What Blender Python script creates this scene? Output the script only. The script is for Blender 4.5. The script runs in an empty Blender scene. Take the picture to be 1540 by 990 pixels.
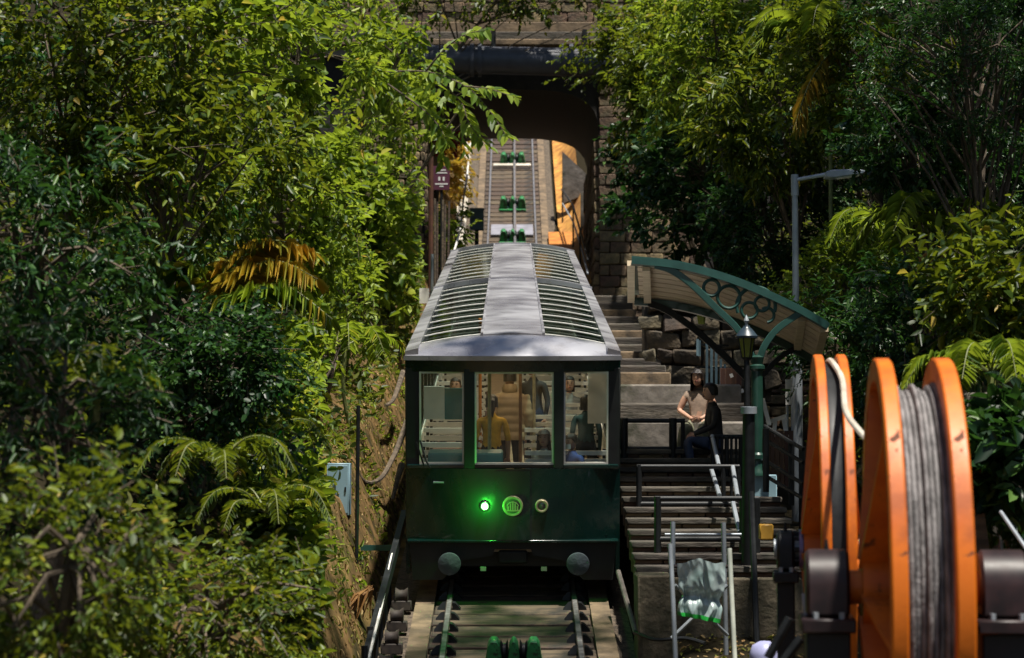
import bpy, bmesh, math, random
import numpy as np
from mathutils import Vector, Matrix

random.seed(7)
rng = np.random.default_rng(7)
SC = bpy.context.scene
COL = SC.collection

# ------------------------------------------------------------------ camera, light, exposure
F = 3210.0                      # focal length in pixels of a 1540 px wide picture
CAMZ = 6.0
PITCH = math.radians(3.7)
CP, SP = math.cos(PITCH), math.sin(PITCH)
cam_data = bpy.data.cameras.new("camera")
cam_data.sensor_width = 36.0
cam_data.lens = F / 1540.0 * 36.0
cam_data.clip_end = 2000
cam_data.dof.use_dof = True
cam_data.dof.focus_distance = 27.5
cam_data.dof.aperture_fstop = 2.2
cam = bpy.data.objects.new("camera", cam_data)
COL.objects.link(cam)
cam.location = (0, 0, CAMZ)
cam.rotation_euler = (math.radians(90) + PITCH, 0, 0)
SC.camera = cam

SUN = Vector((0.17, -0.24, 0.95)).normalized()      # towards the sun
world = bpy.data.worlds.new("World")
SC.world = world
world.use_nodes = True
wn = world.node_tree
sky = wn.nodes.new("ShaderNodeTexSky")
sky.sky_type = 'NISHITA'
sky.sun_disc = False
sky.sun_elevation = math.asin(SUN.z)
sky.sun_rotation = math.atan2(SUN.x, SUN.y)
bgn = wn.nodes["Background"]
wn.links.new(sky.outputs[0], bgn.inputs[0])
bgn.inputs[1].default_value = 0.055
sun_data = bpy.data.lights.new("sun", 'SUN')
sun_data.energy = 5.0
sun_data.angle = math.radians(1.8)
sun_data.color = (1.0, 0.94, 0.84)
sun = bpy.data.objects.new("sun", sun_data)
COL.objects.link(sun)
sun.rotation_euler = SUN.to_track_quat('Z', 'Y').to_euler()
sun.location = (20, -5, 60)
SC.view_settings.view_transform = 'Standard'
SC.view_settings.look = 'None'
SC.view_settings.exposure = 0.65
SC.view_settings.gamma = 1.0
SC.render.engine = 'CYCLES'
SC.cycles.use_denoising = True
SC.cycles.max_bounces = 6
SC.cycles.diffuse_bounces = 2
SC.cycles.glossy_bounces = 3
SC.cycles.transmission_bounces = 4
SC.cycles.transparent_max_bounces = 12
SC.cycles.sample_clamp_indirect = 6.0

# ------------------------------------------------------------------ places
def P(x, y, d):
    """a point seen at photo pixel x, y that lies d metres down the lens axis"""
    a, b = (x - 770.0) / F * d, (495.0 - y) / F * d
    return Vector((a, d * CP - b * SP, CAMZ + d * SP + b * CP))

YT0, ZT0, SLOPE, BEND = 26.16, CAMZ - 1.6, 0.1638, 0.0043
def trackz(Y):
    z = ZT0 + SLOPE * (Y - YT0)
    if Y > 45:
        if Y < 90: z += BEND * (Y - 45) ** 2
        else: z += BEND * 45 ** 2 + 2 * BEND * 45 * (Y - 90)
    return z
def tslope(Y):
    return SLOPE + (2 * BEND * (min(Y, 90) - 45) if Y > 45 else 0)
def tpitch(Y): return math.atan(tslope(Y))

def hnoise(x, y):
    return (math.sin(x * 1.7 + y * 0.6) + math.sin(x * 0.7 - y * 1.3 + 2) + 0.5 * math.sin(3.1 * x + 2.3 * y)) * 0.4
def terrainz(X, Y):
    t = trackz(Y) - 0.28
    if X < -1.62:
        u = -1.62 - X
        g = 2.5 * min(u, 0.6) + 0.75 * max(0, min(u, 30) - 0.6)
        return t + g + hnoise(X, Y) * 0.16 * min(1, u)
    if X > 4.7:
        u = X - 4.7
        g = 1.5 * min(u, 0.8) + 0.7 * max(0, min(u, 30) - 0.8)
        return t + 0.3 + g + hnoise(X, Y) * 0.16 * min(1, u)
    if X > 1.45:
        return t + 0.3 * min(1, (X - 1.45) / 0.5)
    return t

# ------------------------------------------------------------------ materials
MATS = {}
def nodes_of(name):
    m = bpy.data.materials.new(name)
    m.use_nodes = True
    nt = m.node_tree
    return m, nt, nt.nodes["Principled BSDF"]
def rgba(c): return (c[0], c[1], c[2], 1.0)
def mat(name, c1, c2=None, rough=0.6, metal=0.0, scale=6.0, bump=0.0, detail=5.0, objvar=0.0, coat=0.0, lo=0.35, hi=0.65, stretch=None, spec=0.5):
    if name in MATS: return MATS[name]
    m, nt, b = nodes_of(name)
    N, L = nt.nodes.new, nt.links.new
    b.inputs["Roughness"].default_value = rough
    b.inputs["Metallic"].default_value = metal
    b.inputs["Coat Weight"].default_value = coat
    b.inputs["Specular IOR Level"].default_value = spec
    tc = N("ShaderNodeTexCoord")
    src = tc.outputs["Object"]
    if stretch:
        mp = N("ShaderNodeMapping"); mp.inputs["Scale"].default_value = stretch
        L(src, mp.inputs[0]); src = mp.outputs[0]
    nz = N("ShaderNodeTexNoise"); nz.inputs["Scale"].default_value = scale; nz.inputs["Detail"].default_value = detail
    L(src, nz.inputs["Vector"])
    if c2 is None: c2 = tuple(v * 0.72 for v in c1)
    rp = N("ShaderNodeValToRGB")
    rp.color_ramp.elements[0].position = lo; rp.color_ramp.elements[0].color = rgba(c2)
    rp.color_ramp.elements[1].position = hi; rp.color_ramp.elements[1].color = rgba(c1)
    L(nz.outputs["Fac"], rp.inputs[0])
    out = rp.outputs[0]
    if objvar:
        oi = N("ShaderNodeObjectInfo"); hs = N("ShaderNodeHueSaturation")
        mr = N("ShaderNodeMapRange"); mr.inputs[3].default_value = 1 - objvar; mr.inputs[4].default_value = 1 + objvar
        L(oi.outputs["Random"], mr.inputs[0]); L(mr.outputs[0], hs.inputs["Value"])
        mr2 = N("ShaderNodeMapRange"); mr2.inputs[3].default_value = 0.5 - objvar * 0.08; mr2.inputs[4].default_value = 0.5 + objvar * 0.08
        L(oi.outputs["Random"], mr2.inputs[0]); L(mr2.outputs[0], hs.inputs["Hue"])
        L(out, hs.inputs["Color"]); out = hs.outputs[0]
    L(out, b.inputs["Base Color"])
    rr = N("ShaderNodeMapRange"); rr.inputs[3].default_value = max(0.02, rough - 0.1); rr.inputs[4].default_value = min(1, rough + 0.12)
    L(nz.outputs["Fac"], rr.inputs[0]); L(rr.outputs[0], b.inputs["Roughness"])
    if bump:
        n2 = N("ShaderNodeTexNoise"); n2.inputs["Scale"].default_value = scale * 3.1; n2.inputs["Detail"].default_value = 6
        L(src, n2.inputs["Vector"])
        bp = N("ShaderNodeBump"); bp.inputs["Strength"].default_value = bump; bp.inputs["Distance"].default_value = 0.03
        L(n2.outputs["Fac"], bp.inputs["Height"]); L(bp.outputs[0], b.inputs["Normal"])
    MATS[name] = m
    return m

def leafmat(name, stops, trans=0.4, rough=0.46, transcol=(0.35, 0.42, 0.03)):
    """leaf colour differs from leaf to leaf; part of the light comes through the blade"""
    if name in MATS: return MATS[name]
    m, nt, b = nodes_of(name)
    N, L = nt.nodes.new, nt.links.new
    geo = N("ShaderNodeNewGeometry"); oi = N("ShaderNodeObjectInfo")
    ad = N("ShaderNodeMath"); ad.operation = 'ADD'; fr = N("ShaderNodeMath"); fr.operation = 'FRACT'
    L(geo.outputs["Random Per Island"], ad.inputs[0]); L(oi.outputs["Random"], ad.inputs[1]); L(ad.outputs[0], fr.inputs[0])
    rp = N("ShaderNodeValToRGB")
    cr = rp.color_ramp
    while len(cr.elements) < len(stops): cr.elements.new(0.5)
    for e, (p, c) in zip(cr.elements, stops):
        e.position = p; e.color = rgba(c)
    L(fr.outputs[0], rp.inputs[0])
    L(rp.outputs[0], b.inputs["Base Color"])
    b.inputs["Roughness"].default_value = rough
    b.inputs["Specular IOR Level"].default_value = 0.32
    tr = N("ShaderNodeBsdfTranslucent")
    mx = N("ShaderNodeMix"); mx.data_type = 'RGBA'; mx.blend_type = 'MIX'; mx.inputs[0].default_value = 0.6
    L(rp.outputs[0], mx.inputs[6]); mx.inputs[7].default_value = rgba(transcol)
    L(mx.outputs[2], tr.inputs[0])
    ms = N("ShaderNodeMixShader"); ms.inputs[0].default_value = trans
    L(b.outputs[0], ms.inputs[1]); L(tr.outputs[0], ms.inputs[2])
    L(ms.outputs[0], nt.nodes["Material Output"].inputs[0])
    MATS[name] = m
    return m

def glassmat(name, tint, refl=0.12, rough=0.03, gain=0.7):
    if name in MATS: return MATS[name]
    m, nt, b = nodes_of(name)
    N, L = nt.nodes.new, nt.links.new
    nt.nodes.remove(b)
    t = N("ShaderNodeBsdfTransparent"); t.inputs[0].default_value = rgba(tint)
    g = N("ShaderNodeBsdfGlossy"); g.inputs[1].default_value = rough; g.inputs[0].default_value = (0.9, 0.95, 0.95, 1)
    fr = N("ShaderNodeFresnel"); fr.inputs[0].default_value = 1.5
    ad = N("ShaderNodeMath"); ad.operation = 'MULTIPLY_ADD'; ad.inputs[1].default_value = gain; ad.inputs[2].default_value = refl * 0.2
    L(fr.outputs[0], ad.inputs[0])
    ms = N("ShaderNodeMixShader"); L(ad.outputs[0], ms.inputs[0]); L(t.outputs[0], ms.inputs[1]); L(g.outputs[0], ms.inputs[2])
    L(ms.outputs[0], nt.nodes["Material Output"].inputs[0])
    MATS[name] = m
    return m

def emitmat(name, col, s):
    if name in MATS: return MATS[name]
    m, nt, b = nodes_of(name)
    b.inputs["Base Color"].default_value = rgba(col)
    b.inputs["Emission Color"].default_value = rgba(col)
    b.inputs["Emission Strength"].default_value = s
    MATS[name] = m
    return m

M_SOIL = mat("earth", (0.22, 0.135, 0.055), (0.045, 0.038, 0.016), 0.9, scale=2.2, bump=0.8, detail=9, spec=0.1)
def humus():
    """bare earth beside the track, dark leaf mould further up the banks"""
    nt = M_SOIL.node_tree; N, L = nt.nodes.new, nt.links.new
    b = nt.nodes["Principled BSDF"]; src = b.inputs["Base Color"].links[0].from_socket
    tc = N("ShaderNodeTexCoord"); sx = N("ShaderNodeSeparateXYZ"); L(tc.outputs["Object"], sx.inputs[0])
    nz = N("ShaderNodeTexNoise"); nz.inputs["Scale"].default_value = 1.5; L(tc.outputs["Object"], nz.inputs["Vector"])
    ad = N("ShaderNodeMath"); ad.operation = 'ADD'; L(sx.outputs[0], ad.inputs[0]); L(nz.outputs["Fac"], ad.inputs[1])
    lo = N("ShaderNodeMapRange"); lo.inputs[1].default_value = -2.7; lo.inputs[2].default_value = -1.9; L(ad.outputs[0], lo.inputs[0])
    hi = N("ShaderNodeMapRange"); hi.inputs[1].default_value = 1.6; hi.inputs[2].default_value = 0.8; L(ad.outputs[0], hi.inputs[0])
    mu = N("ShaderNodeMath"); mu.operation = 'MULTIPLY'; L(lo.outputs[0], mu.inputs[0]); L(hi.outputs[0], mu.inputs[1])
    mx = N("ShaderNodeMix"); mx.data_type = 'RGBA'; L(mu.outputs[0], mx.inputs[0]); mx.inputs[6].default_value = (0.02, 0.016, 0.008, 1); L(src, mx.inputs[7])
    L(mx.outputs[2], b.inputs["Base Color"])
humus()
M_STONE = mat("ashlar_stone", (0.21, 0.14, 0.08), (0.075, 0.05, 0.032), 0.85, scale=5, bump=0.7, objvar=0.35)
M_MORTAR = mat("mortar", (0.12, 0.10, 0.08), (0.06, 0.05, 0.04), 0.95, scale=9, bump=0.5)
M_CONC = mat("concrete", (0.23, 0.205, 0.18), (0.11, 0.097, 0.082), 0.85, scale=3, bump=0.4, detail=9)
M_CONCW = mat("pale_concrete", (0.62, 0.58, 0.50), (0.38, 0.34, 0.27), 0.85, scale=3, bump=0.4, detail=9)
M_KERB = mat("stained_concrete", (0.21, 0.15, 0.092), (0.09, 0.065, 0.04), 0.85, scale=3.5, bump=0.4, detail=9)
M_STEP = mat("worn_step", (0.115, 0.098, 0.08), (0.045, 0.038, 0.032), 0.85, scale=4, bump=0.5, objvar=0.2, detail=9, stretch=(0.6, 1, 3))
M_RISER = mat("brown_riser", (0.17, 0.10, 0.055), (0.055, 0.035, 0.022), 0.85, scale=6, bump=0.5, objvar=0.3, stretch=(0.7, 1, 4))
M_PLANK = mat("weathered_plank", (0.115, 0.08, 0.052), (0.04, 0.028, 0.02), 0.85, scale=4, bump=0.5, objvar=0.25, stretch=(0.5, 3, 3))
M_BALLAST = mat("ballast", (0.15, 0.115, 0.08), (0.05, 0.04, 0.03), 0.95, scale=14, bump=1.0)
M_RAIL = mat("polished_rail", (0.46, 0.45, 0.45), (0.25, 0.24, 0.24), 0.35, 0.7, scale=12)
M_RUST = mat("rail_side", (0.055, 0.042, 0.034), (0.025, 0.02, 0.018), 0.7, 0.3, scale=12)
M_BLACK = mat("black_iron", (0.012, 0.014, 0.016), (0.006, 0.007, 0.008), 0.5, 0.0, scale=10, spec=0.35)
M_TRAMGREEN = mat("tram_green", (0.002, 0.019, 0.016), (0.0015, 0.013, 0.011), 0.22, 0.0, scale=1.5, coat=0.3)
M_TRAMDARK = mat("tram_underframe", (0.011, 0.013, 0.013), (0.005, 0.006, 0.006), 0.6, scale=6)
M_ALU = mat("brushed_aluminium", (0.56, 0.56, 0.59), (0.27, 0.265, 0.30), 0.28, 0.5, scale=1.6, detail=8, lo=0.36, hi=0.64)  # purple-grey second tone puts reflection streaks into the metal colour
M_FRAME = mat("ivory_frame", (0.75, 0.72, 0.64), (0.6, 0.57, 0.5), 0.5, scale=3)
M_SLAT = mat("white_slat", (0.80, 0.79, 0.74), (0.66, 0.64, 0.59), 0.45, scale=5)
M_ORANGE = mat("orange_paint", (0.68, 0.155, 0.004), (0.56, 0.105, 0.003), 0.48, 0.0, scale=5, coat=0.0, bump=0.05, lo=0.3, hi=0.55)
M_ROPE = mat("wound_cable", (0.26, 0.245, 0.245), (0.10, 0.095, 0.095), 0.75, 0.0, scale=8, bump=0.6, stretch=(3, 1, 1))
M_MAROON = mat("maroon_casting", (0.028, 0.013, 0.014), (0.012, 0.007, 0.008), 0.45, scale=8, coat=0.0, spec=0.4)
M_TEAL = mat("teal_iron", (0.022, 0.088, 0.072), (0.015, 0.06, 0.05), 0.4, scale=5, coat=0.15)
M_DKGREEN = mat("dark_green_iron", (0.016, 0.06, 0.042), (0.01, 0.04, 0.03), 0.35, scale=5, coat=0.3)
M_CREAM = mat("cream_board", (0.82, 0.68, 0.50), (0.66, 0.52, 0.36), 0.6, scale=3, objvar=0.1, stretch=(1, 6, 1))
M_GREYPOLE = mat("galvanised_pole", (0.36, 0.40, 0.44), (0.27, 0.30, 0.33), 0.45, 0.3, scale=4)
M_CABINET = mat("cabinet_grey", (0.22, 0.35, 0.41), (0.17, 0.27, 0.32), 0.5, scale=2)
M_PULLEY = mat("pulley_green", (0.022, 0.23, 0.065), (0.014, 0.14, 0.04), 0.5, scale=9, coat=0.2)
M_WHITE = mat("white_paint", (0.78, 0.77, 0.73), (0.6, 0.58, 0.54), 0.5, scale=6)
M_BARK = mat("bark", (0.15, 0.115, 0.08), (0.05, 0.038, 0.027), 0.9, scale=9, bump=0.9, stretch=(1, 1, 0.25))
M_STEM = mat("green_stem", (0.16, 0.19, 0.055), (0.10, 0.11, 0.035), 0.6, scale=6)
M_SIGN = mat("sign_maroon", (0.10, 0.022, 0.045), (0.08, 0.018, 0.036), 0.45, scale=3)
M_PIPE = mat("painted_pipe", (0.05, 0.056, 0.075), (0.03, 0.034, 0.048), 0.5, scale=3)
M_TARP = mat("plastic_sheet", (0.46, 0.54, 0.54), (0.22, 0.31, 0.30), 0.22, 0.0, scale=3, coat=0.6)
M_TRIM = mat("green_trim", (0.02, 0.36, 0.05), None, 0.4, scale=5)
M_WOODBR = mat("brown_board", (0.12, 0.055, 0.03), (0.07, 0.03, 0.018), 0.7, scale=5, objvar=0.2, stretch=(3, 3, 0.4))
M_RUSTORANGE = mat("rust_orange", (0.52, 0.21, 0.035), (0.36, 0.12, 0.02), 0.8, scale=4, bump=0.3)
M_OCHRE = mat("ochre_earth", (0.60, 0.30, 0.06), (0.30, 0.13, 0.03), 0.9, scale=3, bump=0.7, detail=9)
M_SKIN = mat("skin", (0.50, 0.29, 0.20), (0.45, 0.25, 0.17), 0.5, scale=9)
M_HAIR = mat("dark_hair", (0.018, 0.012, 0.010), (0.008, 0.006, 0.005), 0.42, scale=30, stretch=(4, 4, 0.4), bump=0.3)
M_GLASS = glassmat("window_glass", (0.97, 0.99, 0.98), refl=0.05, gain=0.4)
M_ROOFGLASS = glassmat("roof_glass", (0.46, 0.55, 0.53), refl=0.05, rough=0.05, gain=0.35)

LEAF_SUNNY = leafmat("sunny_leaf", [(0.0, (0.012, 0.036, 0.005)), (0.35, (0.042, 0.09, 0.009)), (0.55, (0.14, 0.22, 0.018)), (0.93, (0.34, 0.42, 0.045)), (1.0, (0.48, 0.32, 0.035))], 0.45, transcol=(0.36, 0.48, 0.025))  # leaf-age tones, spread wide to put highlights and blacks into the colour
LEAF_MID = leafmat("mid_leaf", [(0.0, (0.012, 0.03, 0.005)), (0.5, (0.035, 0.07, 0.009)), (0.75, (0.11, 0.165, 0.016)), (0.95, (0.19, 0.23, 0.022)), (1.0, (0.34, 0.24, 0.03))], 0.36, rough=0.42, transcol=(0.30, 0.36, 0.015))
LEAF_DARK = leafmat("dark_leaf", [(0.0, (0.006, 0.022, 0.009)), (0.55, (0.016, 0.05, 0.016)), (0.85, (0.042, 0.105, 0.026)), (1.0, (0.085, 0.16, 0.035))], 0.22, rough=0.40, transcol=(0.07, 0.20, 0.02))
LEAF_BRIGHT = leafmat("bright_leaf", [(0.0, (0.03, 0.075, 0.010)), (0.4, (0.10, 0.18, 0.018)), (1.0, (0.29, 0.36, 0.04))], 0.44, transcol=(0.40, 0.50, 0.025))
LEAF_YELLOW = leafmat("yellow_leaf", [(0.0, (0.16, 0.16, 0.02)), (0.5, (0.30, 0.22, 0.03)), (1.0, (0.40, 0.20, 0.03))], 0.45, transcol=(0.6, 0.4, 0.03))
LEAF_DRY = leafmat("dry_leaf", [(0.0, (0.34, 0.17, 0.05)), (0.5, (0.46, 0.25, 0.08)), (1.0, (0.26, 0.12, 0.035))], 0.3, rough=0.6, transcol=(0.6, 0.25, 0.04))
LEAF_FROND = leafmat("golden_frond", [(0.0, (0.18, 0.20, 0.025)), (0.4, (0.32, 0.26, 0.03)), (0.75, (0.46, 0.25, 0.03)), (1.0, (0.12, 0.17, 0.02))], 0.4, transcol=(0.6, 0.4, 0.03))
LEAF_GROUND = leafmat("ground_leaf", [(0.0, (0.02, 0.05, 0.01)), (0.6, (0.05, 0.09, 0.015)), (1.0, (0.12, 0.12, 0.02))], 0.3)
LEAF_LITTER = leafmat("litter_leaf", [(0.0, (0.20, 0.11, 0.04)), (0.35, (0.38, 0.27, 0.12)), (0.5, (0.12, 0.13, 0.02)), (0.8, (0.16, 0.17, 0.02)), (1.0, (0.09, 0.05, 0.02))], 0.15, rough=0.7)
LEAF_RED = leafmat("red_petal", [(0.0, (0.45, 0.03, 0.04)), (1.0, (0.6, 0.06, 0.06))], 0.3, transcol=(0.7, 0.05, 0.05))

def wear(m, col, scale=7.0, thr=0.60, soft=0.03, rough=0.8, strength=1.0):
    """chips, rust or grease with ragged outlines of their own"""
    nt = m.node_tree; N, L = nt.nodes.new, nt.links.new
    b = nt.nodes["Principled BSDF"]; src = b.inputs["Base Color"].links[0].from_socket
    tc = N("ShaderNodeTexCoord"); nz = N("ShaderNodeTexNoise"); nz.inputs["Scale"].default_value = scale; nz.inputs["Detail"].default_value = 12; nz.inputs["Roughness"].default_value = 0.65
    L(tc.outputs["Object"], nz.inputs["Vector"])
    mr = N("ShaderNodeMapRange"); mr.inputs[1].default_value = thr; mr.inputs[2].default_value = thr + soft; mr.inputs[4].default_value = strength; L(nz.outputs["Fac"], mr.inputs[0])
    mx = N("ShaderNodeMix"); mx.data_type = 'RGBA'; L(mr.outputs[0], mx.inputs[0]); L(src, mx.inputs[6]); mx.inputs[7].default_value = rgba(col)
    L(mx.outputs[2], b.inputs["Base Color"])
    rs = b.inputs["Roughness"].links[0].from_socket if b.inputs["Roughness"].links else None
    if rs:
        m2 = N("ShaderNodeMix"); L(mr.outputs[0], m2.inputs[0]); L(rs, m2.inputs[2]); m2.inputs[3].default_value = rough; L(m2.outputs[0], b.inputs["Roughness"])
wear(M_ORANGE, (0.11, 0.035, 0.012), 8.0, 0.61, 0.04)
wear(M_ORANGE, (0.30, 0.06, 0.008), 2.2, 0.48, 0.2, 0.65, 0.75)
wear(M_PULLEY, (0.02, 0.03, 0.015), 7.0, 0.50, 0.08)
wear(M_PLANK, (0.022, 0.018, 0.014), 2.6, 0.52, 0.14)
wear(M_KERB, (0.045, 0.035, 0.025), 2.2, 0.55, 0.12)
wear(M_CONC, (0.06, 0.06, 0.04), 2.0, 0.52, 0.15)
wear(M_STEP, (0.03, 0.03, 0.02), 2.4, 0.52, 0.15)
wear(M_STONE, (0.03, 0.035, 0.018), 1.6, 0.50, 0.15)
wear(M_ALU, (0.20, 0.19, 0.20), 2.6, 0.58, 0.10, 0.5, 0.6)
wear(M_CABINET, (0.12, 0.10, 0.07), 6.0, 0.62, 0.06)
wear(M_TRAMGREEN, (0.012, 0.013, 0.010), 3.0, 0.55, 0.2, 0.6, 0.6)
# ------------------------------------------------------------------ mesh builder
WL = {}          # world location of every object that carries children
class MB:
    def __init__(s): s.v, s.f, s.smooth = [], [], []
    def add(s, vs, fs, smooth=False):
        o = len(s.v); s.v += [Vector(p) for p in vs]
        for f in fs: s.f.append(tuple(i + o for i in f)); s.smooth.append(smooth)
        return s
    def box(s, c, size, rot=None):
        hx, hy, hz = size[0] / 2, size[1] / 2, size[2] / 2
        c = Vector(c); r = rot if rot is not None else Matrix.Identity(3)
        vs = [c + r @ Vector((sx * hx, sy * hy, sz * hz)) for sz in (-1, 1) for sy in (-1, 1) for sx in (-1, 1)]
        return s.add(vs, [(0, 2, 3, 1), (4, 5, 7, 6), (0, 1, 5, 4), (2, 6, 7, 3), (0, 4, 6, 2), (1, 3, 7, 5)])
    def bar(s, a, b, w, h, up=(0, 0, 1)):
        a, b = Vector(a), Vector(b); d = b - a
        y = d.normalized(); x = y.cross(Vector(up))
        if x.length < 1e-5: x = Vector((1, 0, 0))
        x.normalize(); z = x.cross(y)
        return s.box((a + b) / 2, (w, d.length, h), Matrix((x, y, z)).transposed())
    def tube(s, pts, r, seg=8, cap=True):
        pts = [Vector(p) for p in pts]; n = len(pts)
        rs = r if isinstance(r, (list, tuple)) else [r] * n
        vs = []; prev = None
        for i, p in enumerate(pts):
            t = (pts[min(i + 1, n - 1)] - pts[max(i - 1, 0)])
            t = t.normalized() if t.length > 1e-9 else Vector((0, 0, 1))
            if prev is None:
                x = t.cross(Vector((0, 0, 1)))
                if x.length < 1e-3: x = t.cross(Vector((0, 1, 0)))
            else: x = prev - t * prev.dot(t)
            x.normalize(); prev = x; y = t.cross(x)
            for k in range(seg):
                a = 2 * math.pi * k / seg
                vs.append(p + (x * math.cos(a) + y * math.sin(a)) * rs[i])
        fs = []
        for i in range(n - 1):
            for k in range(seg):
                k2 = (k + 1) % seg
                fs.append((i * seg + k, i * seg + k2, (i + 1) * seg + k2, (i + 1) * seg + k))
        s.add(vs, fs, True)
        if cap:
            o = len(s.v) - len(vs)
            s.f.append(tuple(o + k for k in range(seg))[::-1]); s.smooth.append(False)
            s.f.append(tuple(o + (n - 1) * seg + k for k in range(seg))); s.smooth.append(False)
        return s
    def sector(s, prof, M, a0, a1, seg=10):
        """closed profile (radius, height) swept only from angle a0 to a1 round local z"""
        n = len(prof); vs = []
        for k in range(seg + 1):
            a = a0 + (a1 - a0) * k / seg
            vs += [M @ Vector((r * math.cos(a), r * math.sin(a), h)) for r, h in prof]
        fs = [(k * n + i, k * n + (i + 1) % n, (k + 1) * n + (i + 1) % n, (k + 1) * n + i) for k in range(seg) for i in range(n)]
        fs += [tuple(range(n)), tuple(seg * n + i for i in range(n))[::-1]]
        return s.add(vs, fs, True)
    def lathe(s, prof, M, seg=32, close=False):
        """prof: list of (radius, height) round local z, placed by 4x4 M"""
        n = len(prof); vs = []
        for r, h in prof:
            for k in range(seg):
                a = 2 * math.pi * k / seg
                vs.append(M @ Vector((r * math.cos(a), r * math.sin(a), h)))
        fs = []
        for i in range(n if close else n - 1):
            j = (i + 1) % n
            for k in range(seg):
                k2 = (k + 1) % seg
                fs.append((i * seg + k, i * seg + k2, j * seg + k2, j * seg + k))
        s.add(vs, fs, True)
        if not close:
            o = len(s.v) - len(vs)
            if prof[0][0] > 1e-6: s.f.append(tuple(o + k for k in range(seg))[::-1]); s.smooth.append(False)
            if prof[-1][0] > 1e-6: s.f.append(tuple(o + (n - 1) * seg + k for k in range(seg))); s.smooth.append(False)
        return s
    def prism(s, poly, a, b):
        """poly: list of 3-D points (a flat outline), extruded from +a to +b (vectors)"""
        n = len(poly); a, b = Vector(a), Vector(b)
        vs = [Vector(p) + a for p in poly] + [Vector(p) + b for p in poly]
        fs = [tuple(range(n))[::-1], tuple(range(n, 2 * n))] + [(i, (i + 1) % n, n + (i + 1) % n, n + i) for i in range(n)]
        return s.add(vs, fs)
    def grid(s, fn, nu, nv, smooth=True):
        vs = [fn(i / nu, j / nv) for j in range(nv + 1) for i in range(nu + 1)]
        fs = [(j * (nu + 1) + i, j * (nu + 1) + i + 1, (j + 1) * (nu + 1) + i + 1, (j + 1) * (nu + 1) + i) for j in range(nv) for i in range(nu)]
        return s.add(vs, fs, smooth)
    def xf(s, M):
        s.v = [M @ p for p in s.v]; return s
    def mesh(s, name, m, origin=Vector((0, 0, 0)), bevel=0.0):
        me = bpy.data.meshes.new(name)
        me.from_pydata([tuple(p - origin) for p in s.v], [], s.f)
        me.polygons.foreach_set("use_smooth", s.smooth)
        bm = bmesh.new(); bm.from_mesh(me)
        bmesh.ops.recalc_face_normals(bm, faces=bm.faces)
        if bevel:
            ed = [e for e in bm.edges if len(e.link_faces) == 2 and e.calc_face_angle(0) > 0.6]
            bmesh.ops.bevel(bm, geom=ed, offset=bevel, segments=1, affect='EDGES', clamp_overlap=True)
        bm.to_mesh(me); bm.free()
        if m: me.materials.append(m)
        me.update()
        me.set_sharp_from_angle(angle=math.radians(42))
        return me
    def build(s, name, m, parent=None, bevel=0.0, origin=None):
        if origin is None:
            lo = [min(p[i] for p in s.v) for i in range(3)]; hi = [max(p[i] for p in s.v) for i in range(3)]
            origin = Vector(((lo[0] + hi[0]) / 2, (lo[1] + hi[1]) / 2, lo[2]))
        return link(name, s.mesh(name, m, origin, bevel), origin, parent)

def link(name, me, loc, parent=None, rot=None):
    o = bpy.data.objects.new(name, me); COL.objects.link(o)
    loc = Vector(loc); WL[o.name] = loc
    if parent is not None:
        o.parent = parent; o.location = loc - WL[parent.name]
    else: o.location = loc
    if rot is not None: o.rotation_euler = rot
    return o
def tag(o, label, cat, group=None, kind=None):
    o["label"] = label; o["category"] = cat
    if group: o["group"] = group
    if kind: o["kind"] = kind
    return o
def struct(o, label=None):
    o["kind"] = "structure"
    if label: o["label"] = label
    return o
def thing(name, loc, label, cat, group=None):
    o = bpy.data.objects.new(name, None); COL.objects.link(o)
    o.empty_display_size = 0.2
    o.location = loc; WL[o.name] = Vector(loc)
    return tag(o, label, cat, group)
def arcpts(c, r, a0, a1, n, ax=Vector((1, 0, 0)), ay=Vector((0, 0, 1))):
    return [Vector(c) + ax * (r * math.cos(a0 + (a1 - a0) * i / n)) + ay * (r * math.sin(a0 + (a1 - a0) * i / n)) for i in range(n + 1)]
def spline(pts, n=6):
    pts = [Vector(p) for p in pts]; out = []
    for i in range(len(pts) - 1):
        p0, p1, p2, p3 = pts[max(i - 1, 0)], pts[i], pts[i + 1], pts[min(i + 2, len(pts) - 1)]
        for k in range(n):
            t = k / n
            out.append(0.5 * ((2 * p1) + (p2 - p0) * t + (2 * p0 - 5 * p1 + 4 * p2 - p3) * t * t + (3 * p1 - p0 - 3 * p2 + p3) * t ** 3))
    out.append(pts[-1]); return out

#@@STRUCTURE
# ------------------------------------------------------------------ terrain
xs = sorted(set([-120, -80, -50, -32, -22, -16, -12] + [-9.6 + 0.4 * i for i in range(18)] + [-2.5 + 0.11 * i for i in range(9)] +
     [-1.62, -1.4, 0, 1.45, 1.6, 1.95, 3, 4.2, 4.7] + [5.0 + 0.3 * i for i in range(16)] + [11, 14, 20, 30, 50, 80, 120]))
ys = [-40, -20, -8, 0] + [2 + 0.45 * i for i in range(180)] + [86, 92, 100, 115, 140, 180, 240]
tv, tf = [], []
for y in ys:
    for x in xs: tv.append((x, y, terrainz(x, y) + (random.uniform(-0.05, 0.05) if x < -1.7 or x > 4.8 else 0)))
nx = len(xs)
for j in range(len(ys) - 1):
    for i in range(nx - 1): tf.append((j * nx + i, j * nx + i + 1, (j + 1) * nx + i + 1, (j + 1) * nx + i))
mb = MB(); mb.add(tv, tf, True)
struct(mb.build("ground", M_SOIL, origin=Vector((0, 0, 0))))

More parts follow.
